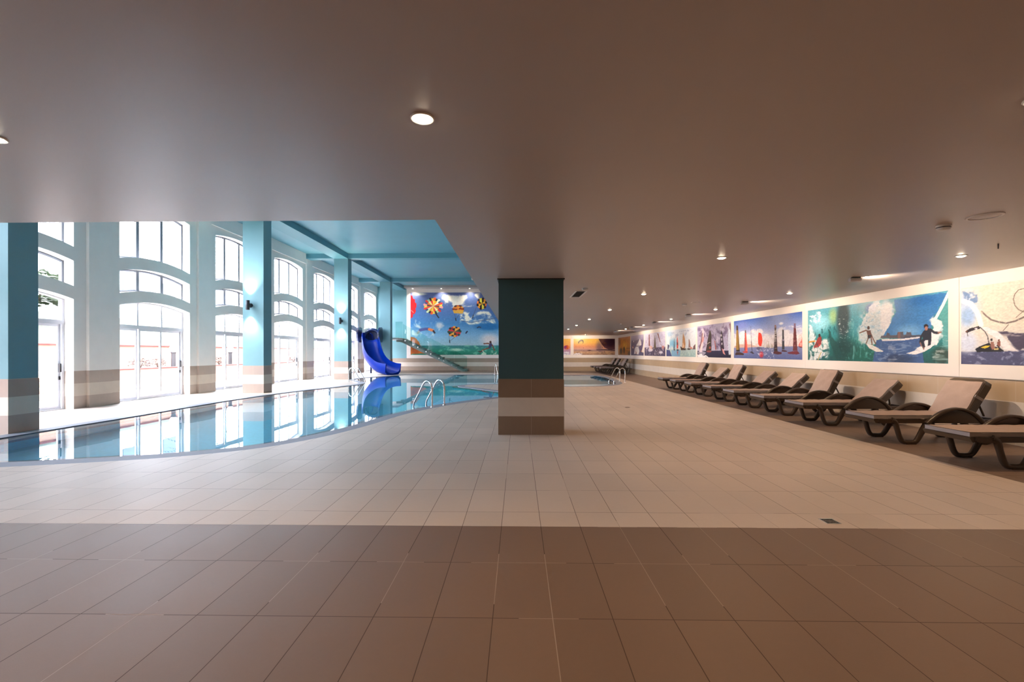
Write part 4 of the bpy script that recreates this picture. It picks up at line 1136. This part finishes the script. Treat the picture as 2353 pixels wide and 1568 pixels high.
 ('g',[(0,(150,112,92)),(0.14,(196,152,112)),(0.3,(160,124,118)),(0.34,(206,154,134)),(0.5,(222,146,104)),(0.75,(244,182,86)),(1,(240,188,78))]),
 ('e',(122,98,104),0.623,0.495,0.128,0.596,0.9,0.8),
 ('p',(54,24,44),[(0.6,0.996),(1.001,0.994),(1.001,0.346),(0.856,0.316),(0.74,0.466),(0.682,0.645)],0,0.75),
 ('e',(48,20,42),0.879,0.792,0.197,0.417,0.6,0.9),
 ('p',(74,56,64),[(0.542,0.335),(0.763,0.353),(1.001,0.316),(1.001,0.251),(0.763,0.287),(0.565,0.3)],0,0.9),
 ('n',(220,176,130),0.001,-0.009,1.001,0.257,10,14,0.5,0.7,1),
 ('n',(96,72,66),0.001,-0.009,1.001,0.286,8,16,0.6,0.7,2),
 ('p',(104,82,48),[(0.105,0.721),(0.117,0.855),(0.17,0.95),(0.222,0.944),(0.245,0.87),(0.239,0.735),(0.216,0.706),(0.228,0.81),(0.187,0.855),(0.146,0.796),(0.129,0.7)],0,1),
 ('e',(72,34,38),0.751,0.673,0.072,0.126,0.2,1),
 ('e',(110,80,36),0.746,0.734,0.04,0.036,0.5,0.7),
 ('p',(84,56,60),[(0.321,0.273),(0.379,0.324),(0.443,0.273),(0.391,0.244)],0,1),
 ('l',(80,50,50),0.015,[(0.234,0.467),(0.242,0.414)],1),
 ('l',(60,30,34),0.015,[(0.7,0.495),(0.702,0.421)],1),
 ('n',(240,226,220),0.001,-0.038,0.228,0.125,16,20,0.3,0.95,3),
 ('t',0.06,30,20,4),
],
'dusk': [
 ('g',[(0,(206,190,200)),(0.2,(180,140,165)),(0.35,(200,140,150)),(0.6,(240,170,90)),(1,(244,186,80))]),
 ('e',(226,120,60),0.907,0.469,0.073,0.148,0.2,1),
 ('p',(150,60,110),[(0.829,0.469),(0.841,0.558),(0.889,0.588),(0.901,0.469),(0.889,0.38),(0.841,0.38)],0,1),
 ('p',(200,70,50),[(0.889,0.588),(0.925,0.603),(0.932,0.379),(0.907,0.349)],0,1),
 ('n',(238,232,228),-0.071,-0.035,1.01,0.2,22,16,0.4,0.95,1),
 ('n',(60,50,60),-0.071,-0.035,1.01,0.111,26,24,0.62,0.8,2),
 ('t',0.06,30,20,3),
],
'parasail': [
 ('g',[(0,(24,112,104)),(0.06,(40,132,122)),(0.148,(52,120,140)),(0.152,(150,180,214)),(0.3,(120,168,222)),(0.5,(62,122,196)),(0.7,(74,108,184)),(1,(92,104,170))]),
 ('e',(28,104,182),0.818,0.45,0.187,0.076,0.6,0.9),
 ('n',(226,222,232),0.344,0.761,0.719,0.987,5,6,0.4,0.95,1),
 ('n',(235,230,232),0.492,0.489,0.921,0.698,6,6,0.42,0.95,2),
 ('e',(212,204,226),0.828,0.245,0.147,0.137,0.8,0.9),
 ('n',(225,225,235),0.001,0.308,0.404,0.64,6,5,0.5,0.7,3),
 ('e',(226,224,230),0.097,0.978,0.099,0.033,0.7,0.9),
 ('e',(205,200,220),0.304,0.474,0.059,0.076,0.8,0.8),
 ('l',(60,84,140),0.009,[(0.532,0.549),(0.631,0.518),(0.778,0.556),(0.906,0.593)],1),
 ('n',(120,190,180),0.001,-0.002,0.921,0.155,14,22,0.56,0.7,4),
 ('e',(190,214,214),0.472,0.08,0.118,0.033,0.7,0.8),
 ('p',(184,98,46),[(0.001,0.286),(0.047,0.27),(0.092,0.202),(0.097,0.157),(0.146,0.081),(0.176,0.028),(0.001,0.002)],0.04,1),
 ('e',(150,72,30),0.048,0.066,0.059,0.076,0.7,0.8),
 ('n',(110,60,30),0.001,0.002,0.166,0.278,14,10,0.6,0.6,5),
 ('p',(216,30,42),[(0.001,0.963),(0.02,0.948),(0.029,0.9),(0.047,0.892),(0.047,0.846),(0.063,0.824),(0.061,0.763),(0.052,0.748),(0.057,0.702),(0.043,0.657),(0.029,0.66),(0.023,0.604),(0.008,0.593),(0.001,0.566)],0,1),
 ('l',(240,190,190),0.006,[(0.006,0.718),(0.032,0.68)],1),
 ('s',[(230,84,40),(240,180,60),(60,50,60),(160,190,160),(210,50,50),(70,80,140),(226,150,170),(235,205,90),(216,60,60),(60,70,120),(190,210,190),(40,40,48)],0.238,0.784,0.105,0.14,0.3,[(244,190,80),(226,60,50),(240,220,160),(236,120,50),(90,70,80),(236,80,60),(200,210,200),(244,150,40)]),
 ('l',(40,40,56),0.021,[(0.265,0.663),(0.295,0.598)],1),
 ('s',[(60,36,40),(200,120,40),(120,50,40),(220,150,50),(70,40,50),(190,90,40)],0.499,0.734,0.063,0.07,0.2,[(210,120,50),(130,50,40),(220,150,60)]),
 ('p',(206,160,70),[(0.443,0.716),(0.559,0.715),(0.547,0.661),(0.455,0.667)],0,1),
 ('l',(70,70,100),0.005,[(0.463,0.655),(0.475,0.564),(0.512,0.655)],1),
 ('l',(40,40,60),0.014,[(0.471,0.587),(0.477,0.549)],1),
 ('s',[(34,30,40),(240,140,40),(40,30,50),(244,200,70),(50,40,60),(230,110,40)],0.747,0.82,0.057,0.1,0.5,[(244,160,50),(40,34,44),(244,210,80),(40,34,44)]),
 ('l',(70,70,100),0.005,[(0.69,0.76),(0.655,0.624)],1),
 ('l',(40,40,60),0.013,[(0.658,0.639),(0.65,0.586)],1),
 ('s',[(230,140,50),(40,36,40),(240,150,60),(190,40,44),(30,60,60),(200,40,44),(40,70,70),(30,30,34)],0.461,0.372,0.075,0.091,0.4,[(240,160,70),(40,40,44),(200,50,50),(60,80,70)]),
 ('l',(80,80,110),0.004,[(0.404,0.307),(0.411,0.216),(0.463,0.283)],1),
 ('l',(40,40,60),0.014,[(0.409,0.235),(0.411,0.194)],1),
 ('l',(150,150,160),0.037,[(0.077,0.354),(0.102,0.399)],1),
 ('l',(70,80,150),0.045,[(0.102,0.399),(0.161,0.417),(0.196,0.414)],1),
 ('l',(226,120,70),0.043,[(0.196,0.411),(0.235,0.391)],1),
 ('l',(40,34,50),0.03,[(0.24,0.383),(0.253,0.356)],1),
 ('l',(40,40,80),0.021,[(0.581,0.349),(0.594,0.375)],1),
 ('l',(50,60,90),0.018,[(0.7,0.435),(0.717,0.448),(0.734,0.439)],1),
 ('l',(40,60,40),0.021,[(0.887,0.714),(0.916,0.638)],1),
 ('l',(120,72,58),0.02,[(0.769,0.178),(0.808,0.182),(0.838,0.17)],1),
 ('p',(60,60,110),[(0.823,0.17),(0.847,0.193),(0.857,0.155),(0.833,0.102),(0.813,0.106)],0,1),
 ('e',(70,40,40),0.837,0.203,0.012,0.021,0.1,1),
 ('l',(120,72,58),0.019,[(0.818,0.109),(0.759,0.079),(0.729,0.042)],1),
 ('l',(120,72,58),0.018,[(0.857,0.155),(0.879,0.072)],1),
 ('l',(50,50,60),0.013,[(0.704,0.061),(0.759,0.046)],1),
 ('n',(235,240,240),0.7,-0.004,0.921,0.079,20,20,0.55,0.7,6),
 ('t',0.06,50,40,7),
],
}
# ------------------------------------------------------------------ printed murals
FONT = {'M': '10001 11011 10101 10001 10001 10001 10001', 'A': '01110 10001 10001 11111 10001 10001 10001', 'P': '11110 10001 10001 11110 10000 10000 10000',
        'F': '11111 10000 10000 11110 10000 10000 10000', 'R': '11110 10001 10001 11110 10100 10010 10001', 'E': '11111 10000 10000 11110 10000 10000 11111'}
def vnoise(U, V, fu, fv, seed, octs=3):
    r = np.random.RandomState(seed); out = np.zeros_like(U); amp = 1; tot = 0
    for o in range(octs):
        nu, nv = max(2, int(fu*2**o)+2), max(2, int(fv*2**o)+2); L = r.rand(nv+1, nu+1)
        x = np.clip(U*fu*2**o, 0, nu-1e-3); y = np.clip(V*fv*2**o, 0, nv-1e-3)
        i, j = x.astype(int), y.astype(int); fx, fy = x-i, y-j; fx = fx*fx*(3-2*fx); fy = fy*fy*(3-2*fy)
        out += amp*((L[j,i]*(1-fx)+L[j,i+1]*fx)*(1-fy)+(L[j+1,i]*(1-fx)+L[j+1,i+1]*fx)*fy); tot += amp; amp *= .55
    return out/tot
def inside(U, V, pts):
    m = np.zeros(U.shape, bool); n = len(pts)
    for k in range(n):
        (x0, y0), (x1, y1) = pts[k-1], pts[k]
        if y0 == y1: continue
        c = ((y0 > V) != (y1 > V)) & (U < (x1-x0)*(V-y0)/(y1-y0)+x0); m ^= c
    return m
def paint(nu, nv, asp, ops):
    U, V = np.meshgrid(np.linspace(0, 1, nu+1), np.linspace(0, 1, nv+1)); C = np.zeros(U.shape+(3,))
    def lay(mask, col): C[:] = C*(1-mask[..., None]) + np.array(col, float)*mask[..., None]
    for o in ops:
        k = o[0]
        if k == 'g':
            vs = [q[0] for q in o[1]]
            for ch in range(3): C[..., ch] = np.interp(V, vs, [q[1][ch] for q in o[1]])
        elif k == 'p':
            if o[3] > 0:
                m = np.zeros(U.shape); sd = int(abs(o[2][0][0]*977+o[2][0][1]*531)*10) % 9973
                wu, wv = vnoise(U, V, 9*asp, 9, sd, 4)-.5, vnoise(U, V, 9*asp, 9, sd+1, 4)-.5
                for q in range(7): m += inside(U+(wu*o[3]*(.5+q*.22)+o[3]*.10*(q-3)/3)/asp, V+wv*o[3]*(.5+q*.22), o[2])
                lay(m/7*o[4], o[1])
            else: lay(inside(U, V, o[2])*float(o[4]), o[1])
        elif k == 'l':
            d = np.full(U.shape, 9.)
            for (x0, y0), (x1, y1) in zip(o[3], o[3][1:]):
                ax, ay = (x1-x0)*asp, y1-y0; q = ax*ax+ay*ay+1e-12
                t = np.clip(((U-x0)*asp*ax+(V-y0)*ay)/q, 0, 1); d = np.minimum(d, np.hypot((U-x0)*asp-t*ax, V-y0-t*ay))
            w = max(o[2]/2, .6/nv); lay(np.clip((w-d)/(.6/nv)+.5, 0, 1)*o[4], o[1])
        elif k == 'e':
            r = np.hypot((U-o[2])/max(o[4], 1e-4), (V-o[3])/max(o[5], 1e-4)); s = max(o[6], .03)
            m = np.clip((1-r)/s, 0, 1); lay(m*m*(3-2*m)*o[7], o[1])
        elif k == 'n':
            _, col, u0, v0, u1, v1, fu, fv, thr, al, seed = o
            w1, w2 = vnoise(U, V, fu*.8, fv*.8, seed+50, 2)-.5, vnoise(U, V, fu*.8, fv*.8, seed+51, 2)-.5
            n = vnoise(np.clip(U+w1*1.2/fu, 0, 1), np.clip(V+w2*1.2/fv, 0, 1), fu*2, fv*1.5, seed, 4)
            r = np.maximum(np.abs((U-(u0+u1)/2)/(u1-u0+1e-6)*2)**3, np.abs((V-(v0+v1)/2)/(v1-v0+1e-6)*2)**3)
            e = np.clip((1.15-r+(n-.5)*1.2)/.7, 0, 1)*(np.abs((U-(u0+u1)/2)) < (u1-u0)*.56)*(np.abs((V-(v0+v1)/2)) < (v1-v0)*.56)
            lay(np.clip((n*(.75+.25*e)-thr)/.16, 0, 1)*e*al, col)
        elif k == 't':
            C *= (1 + o[1]*(vnoise(U, V, o[2]*2, o[3]*2, o[4], 2)-.5)*2)[..., None]
        elif k == 's':
            _, cols, cu, cv, ru, rv, ph, inner = o
            dx, dy = (U-cu)/ru, (V-cv)/rv; r = np.hypot(dx, dy); a = (np.arctan2(dy, dx)/(2*PI)+ph) % 1
            n = len(cols)*2; idx = (a*n).astype(int); sc = 1 - .06*np.abs(np.sin(a*n*PI)-1)
            for i in range(n): lay(((idx == i) & (r < sc)).astype(float), cols[i % len(cols)])
            if inner:
                n2 = len(inner)*2; id2 = (a*n2).astype(int)
                for i in range(n2): lay(((id2 == i) & (r < .62)).astype(float), inner[i % len(inner)])
        elif k == 'w':
            _, txt, col, u0, v0, u1, v1 = o; h = (v1-v0)/len(txt)
            for q, ch in enumerate(txt):
                rows = FONT[ch].split(); b = v0 + h*q
                for ry, row in enumerate(rows):
                    for rx, bit in enumerate(row):
                        if bit == '1':
                            x0 = u0+(u1-u0)*ry/7; y0 = b+h*.86*rx/5
                            lay(((U >= x0) & (U <= x0+(u1-u0)/7) & (V >= y0) & (V <= y0+h*.86/5)).astype(float), col)
    return np.clip(C, 0, 255)
def mural(name, wall, a0, a1, z0, z1, b0, b1, bz0, bz1, nu, nv, label, cat='mural'):
    """board a0..: picture runs from a0 (its left) to a1 (its right); board from b0 to b1"""
    D = .022
    if wall == 'right': pos = lambda a, z, d: (XR-d, a, z)
    else:
        yw = YBR if wall == 'back' else YB
        pos = lambda a, z, d: (a, yw-d, z)
    o = pos(min(b0, b1), bz0, 0); t = empty('printed_mural', o); O = Vector(o)
    bd = MB()
    p, q = Vector(pos(min(b0, b1)+.003, bz0, 0))-O, Vector(pos(max(b0, b1)-.003, bz1, D))-O
    bd.box(min(p.x,q.x), max(p.x,q.x), min(p.y,q.y), max(p.y,q.y), bz0-O.z, bz1-O.z)
    bd.build('backing_board', M['board'], t, bevel=.002)
    C = paint(nu, nv, abs(a1-a0)/(z1-z0), INK[name])
    uu, vv = np.meshgrid(np.linspace(0, 1, nu+1), np.linspace(0, 1, nv+1))
    A = a0+(a1-a0)*uu; Zz = z0+(z1-z0)*vv; d = D+.0015
    if wall == 'right': co = np.stack([np.full_like(A, XR-d), A, Zz], -1)
    else: co = np.stack([A, np.full_like(A, (YBR if wall == 'back' else YB)-d), Zz], -1)
    co = co.reshape(-1, 3) - np.array(O)
    i = (np.arange(nv)[:, None]*(nu+1)+np.arange(nu)[None]).ravel()
    f = np.stack([i, i+1, i+nu+2, i+nu+1], 1)
    me = bpy.data.meshes.new('picture'); me.vertices.add(len(co)); me.vertices.foreach_set('co', co.ravel())
    me.loops.add(f.size); me.loops.foreach_set('vertex_index', f.ravel().astype(np.int32))
    me.polygons.add(len(f)); me.polygons.foreach_set('loop_start', np.arange(0, f.size, 4, dtype=np.int32)); me.polygons.foreach_set('loop_total', np.full(len(f), 4, np.int32))
    me.update(calc_edges=True); me.validate()
    at = me.color_attributes.new('Ink', 'FLOAT_COLOR', 'POINT')
    s = C.reshape(-1, 3)/255.; l = np.where(s <= .04045, s/12.92, ((s+.055)/1.055)**2.4)
    l = np.clip(l*np.array((1.25, 1.22, .92) if wall == 'hall' else TUNE['ink_gain']), 0, .88)
    at.data.foreach_set('color', np.concatenate([l, np.ones((len(l), 1))], 1).astype(np.float32).ravel())
    link('picture', me, M['ink'], t)
    return tag(t, label, cat, 'printed water sport murals')
ZA, ZB2, BA, BB = 1.135, 2.335, .932, 2.518
mural('jetpack', 'right', 7.372, 4.3, ZA, ZB2, 7.405, 4.2, BA, BB, 330, 170, 'white mural board with a water jetpack flyer over two riders on a jet ski')
mural('surf', 'right', 11.2, 7.59, ZA, ZB2, 11.31, 7.405, BA, BB, 400, 150, 'wide mural of surfers riding a curling green wave before a city skyline')
mural('regatta', 'right', 15.0, 11.42, ZA, ZB2, 15.10, 11.31, BA, BB, 420, 190, 'mural of a sailing regatta with a bright red spinnaker in the middle')
mural('storm', 'right', 18.03, 15.21, ZA, ZB2, 18.11, 15.10, BA, BB, 190, 130, 'mural of dark sails leaning under a violet cloudy sky')
mural('lake', 'right', 21.8, 18.2, ZA, ZB2, 21.86, 18.11, BA, BB, 180, 110, 'mural of old sailing boats with tan and red sails on pale green water')
mural('race', 'right', 25.53, 21.93, ZA, ZB2, 25.61, 21.86, BA, BB, 140, 100, 'mural of racing yachts crashing through white spray with maroon masts')
mural('dinghies', 'right', 28.56, 25.7, ZA, ZB2, 28.67, 25.61, BA, BB, 100, 90, 'small looking mural of white dinghy sails on a navy sea')
mural('golden', 'right', 32.2, 28.78, ZA, ZB2, 32.37, 28.67, BA, BB, 100, 90, 'golden orange mural with dark silhouettes in the far corner of the right wall')
mural('sunset', 'back', 3.92, 6.84, 1.14, 2.285, 3.81, 7.03, BA, BB, 220, 90, 'sunset mural on the back wall with two parachutes over the sea')
mural('dusk', 'back', .9, 3.705, 1.14, 2.285, .7, 3.81, BA, BB, 200, 90, 'orange dusk mural on the back wall partly hidden by the central pillar')
mural('parasail', 'hall', -7.985, -.9, 1.148, 5.76, -8.28, -.45, .90, 6.03, 330, 220, 'huge mural of colourful parasail canopies in a blue sky behind the slide staircase')

# ------------------------------------------------------------------ daylight, camera
W = bpy.data.worlds.new('overcast_sky'); S.world = W; W.use_nodes = True
bg = W.node_tree.nodes['Background']; bg.inputs[0].default_value = (*TUNE['world_col'], 1); bg.inputs[1].default_value = TUNE['world']
for k, y0 in enumerate(WINS):
    L = bpy.data.lights.new('window_portal', 'AREA'); L.shape = 'RECTANGLE'; L.size = 5.6; L.size_y = WW; L.cycles.is_portal = True
    o = bpy.data.objects.new('window_portal', L); COL.objects.link(o); o.location = (XL-.40, y0+WW/2, 2.8); o.rotation_euler = (0, -PI/2, 0)
cam = bpy.data.cameras.new('camera'); co = bpy.data.objects.new('camera', cam); COL.objects.link(co); S.camera = co
cam.sensor_width = 36; cam.lens = 1046/2353*36; cam.shift_x = 5.5/2353; cam.shift_y = 26/2353; cam.clip_end = 300
co.matrix_world = Matrix.Translation((0, 0, 1.33)) @ Matrix.Rotation(.0192, 4, 'Z') @ Matrix.Rotation(PI/2, 4, 'X') @ Matrix.Rotation(-.0012, 4, 'Z')
S.view_settings.view_transform = 'Standard'; S.view_settings.look = 'None'; S.view_settings.gamma = 1; S.view_settings.use_curve_mapping = False
S.view_settings.exposure = TUNE['exposure']
cy = S.cycles
cy.max_bounces = 9; cy.diffuse_bounces = 5; cy.glossy_bounces = 4; cy.transparent_max_bounces = 16; cy.transmission_bounces = 5
cy.caustics_reflective = True; cy.blur_glossy = 0.6; cy.caustics_refractive = True; cy.sample_clamp_indirect = 25; cy.use_denoising = True
